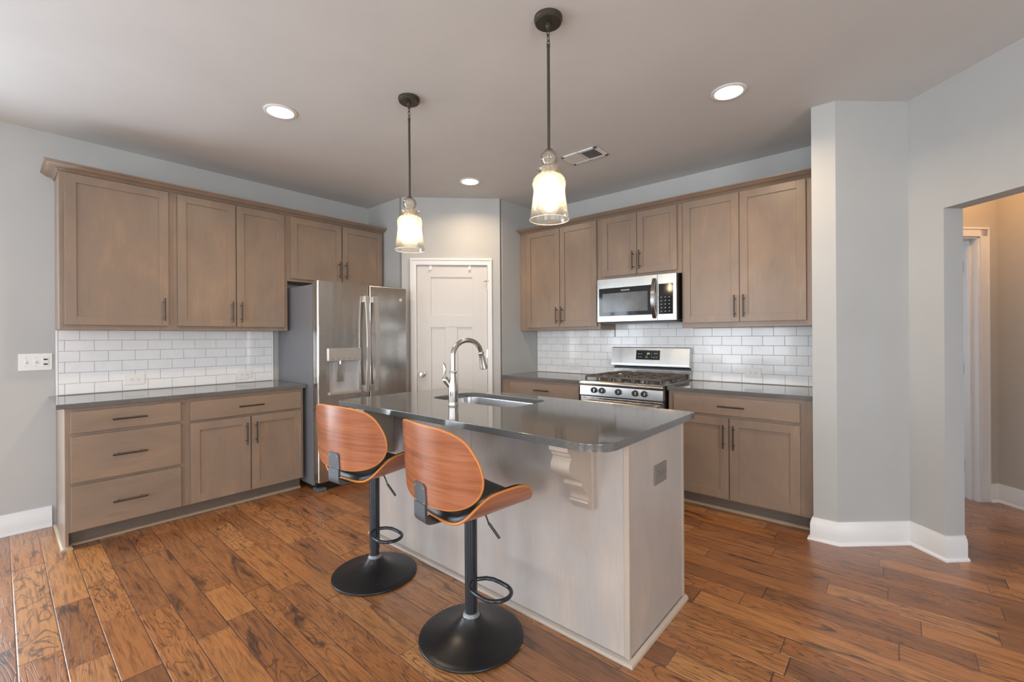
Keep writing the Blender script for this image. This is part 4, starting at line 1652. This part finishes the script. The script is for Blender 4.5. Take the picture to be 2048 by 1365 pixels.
def stool(label, x, y, rz):
    t = thing('bar_stool', label, 'bar stool', (x, y, 0), rz, 'walnut bar stools at the island')
    m = MB().lathe([(0, 0), (0.222, 0), (0.226, 0.004), (0.226, 0.009), (0.222, 0.0125), (0.200, 0.0165), (0.165, 0.0235), (0.130, 0.032), (0.100, 0.042), (0.075, 0.055), (0.058, 0.069), (0.047, 0.082), (0.041, 0.094), (0.0, 0.094)], seg=96)
    bs = m.build('base', 'base', t, 50)
    MB().lathe([(0.0, 0.090), (0.0405, 0.090), (0.0335, 0.101), (0.030, 0.107), (0.0, 0.107)], seg=40).build('weld_collar', 'weld', bs)
    m = MB().lathe([(0, 0.1), (0.0245, 0.1), (0.0245, 0.142), (0.0275, 0.142), (0.0275, 0.553), (0, 0.553)], seg=36)
    m.build('pole', 'pole', t)
    # foot ring, fixed to the column on its right-hand side
    m = MB()
    pts = [(0.022, 0.012, 0.25), (0.045, 0.046, 0.25), (0.075, 0.062, 0.25), (0.110, 0.066, 0.25)]
    for i in range(0, 15):
        a = R90 - PI * i / 14
        pts.append((0.150 + 0.070 * math.cos(a), 0.066 * math.sin(a), 0.25))
    pts += [(0.110, -0.066, 0.25), (0.075, -0.062, 0.25), (0.045, -0.046, 0.25), (0.022, -0.012, 0.25)]
    m.tube(pts, 0.0085, 14)
    fr = m.build('foot_ring', 'pole', t)
    fr.rotation_euler = (0, 0, -rz - 0.06)
    # lift lever
    m = MB().tube([(0.015, 0.02, 0.546), (0.060, 0.022, 0.545), (0.072, 0.024, 0.530), (0.080, 0.030, 0.500)], 0.0035, 10)
    m.tube([(0.080, 0.030, 0.503), (0.118, 0.056, 0.440)], 0.0058, 12)
    lv = m.build('lift_lever', 'pole', t)
    lv.rotation_euler = (0, 0, -rz)
    # seat: bent plywood shell with upswept sides and a vinyl pad
    m = closed_shell(SEATO, (0, 0.004), seat_fn(0.0), seat_fn(0.011))
    sh = m.build('seat_shell', 'walnut', t, 40, True)
    MB().box(-0.055, 0.055, -0.065, 0.065, 0.553, 0.5655, 0.002).build('mount_plate', 'pole', t)
    m = closed_shell(SEATO, (0, 0.004), seat_fn(0.0112), seat_fn(0.016, 0.034), 0.985)
    m.build('seat_pad', 'vinyl', t, 60, True)
    rim = MB()
    pts = [seat_fn(0.0055)(p[0], p[1], 1.0) for p in SEATO]
    rim.tube(pts, 0.0058, 8, True)
    rim.build('seat_edge', 'ply', t, 60)
    # back: curved plywood shell, pad inside, visible ply edge
    m = closed_shell(BACK, (0, 0.80), back_fn(0.32), back_fn(0.309))
    m.build('backrest', 'walnut', t, 40, True)
    rim = MB()
    rim.tube([arcpos(p[0], p[1], 0.3145) for p in BACK], 0.0057, 8, True)
    rim.build('backrest_edge', 'ply', t, 60)
    m = closed_shell(BACK, (0, 0.80), back_fn(0.3088), back_fn(0.305, 0.026), 0.955)
    m.build('backrest_pad', 'vinyl', t, 60, True)
    # flat steel bracket under the seat and up the back
    m = MB()
    path = [(0.02, 0.556), (-0.10, 0.556), (-0.205, 0.556), (-0.225, 0.558), (-0.240, 0.564), (-0.2475, 0.576), (-0.2485, 0.595), (-0.2485, 0.64)]
    w2 = 0.044
    rows = []
    for yy, zz in path:
        rows.append((yy, zz))
    n = len(rows)
    def offs(i):
        a = rows[max(0, i - 1)]
        b = rows[min(n - 1, i + 1)]
        dy, dz = b[0] - a[0], b[1] - a[1]
        L = math.hypot(dy, dz)
        return (dz / L, -dy / L)
    G = []
    for i, (yy, zz) in enumerate(rows):
        oy, oz = offs(i)
        th = 0.0048
        G.append([(-w2, yy, zz), (w2, yy, zz), (w2, yy - oy * th * -1, zz - oz * th * -1), (-w2, yy - oy * th * -1, zz - oz * th * -1)])
    # upright plate with rounded top, lying on the shell
    m.grid(G, True)
    t_ = bmesh.new()
    for R in (G[0], G[-1]):
        t_.faces.new([t_.verts.new(p) for p in R])
    m.merge(t_)
    nseg = 8
    rowsA, rowsB = [], []
    for j in range(13):
        z = 0.600 + 0.122 * j / 12
        ww = w2
        top_d = 0.722 - z
        if top_d < 0.012:
            ww = w2 - 0.012 + math.sqrt(max(0, 0.012 ** 2 - (0.012 - top_d) ** 2))
        rowsA.append([arcpos(-ww + 2 * ww * k / nseg, z, 0.3255) for k in range(nseg + 1)])
        rowsB.append([arcpos(-ww + 2 * ww * k / nseg, z, 0.3203) for k in range(nseg + 1)])
    ring = [a + list(reversed(b)) for a, b in zip(rowsA, rowsB)]
    m.grid(ring, True)
    t_ = bmesh.new()
    t_.faces.new([t_.verts.new(p) for p in ring[-1]])
    m.merge(t_)
    br = m.build('bracket', 'bracket', t, 35, True)
    m = MB()
    for sx in (-0.032, 0.032):
        for zz in (0.705, 0.645):
            p = Vector(arcpos(sx, zz, 0.3255))
            MB().lathe([(0, 0), (0.0042, 0), (0.0042, 0.0012), (0, 0.0018)], seg=14, mat=Matrix.Translation(p) @ Matrix.Rotation(R90, 4, 'X')).build('screw', 'weld', br)
    return t


stool('walnut bar stool with black seat nearer the camera, toward the outlet end of island', 3.088, -2.746, math.radians(-9))
stool('walnut bar stool with black seat nearer the refrigerator, left of the other stool', 2.308, -2.732, math.radians(5))
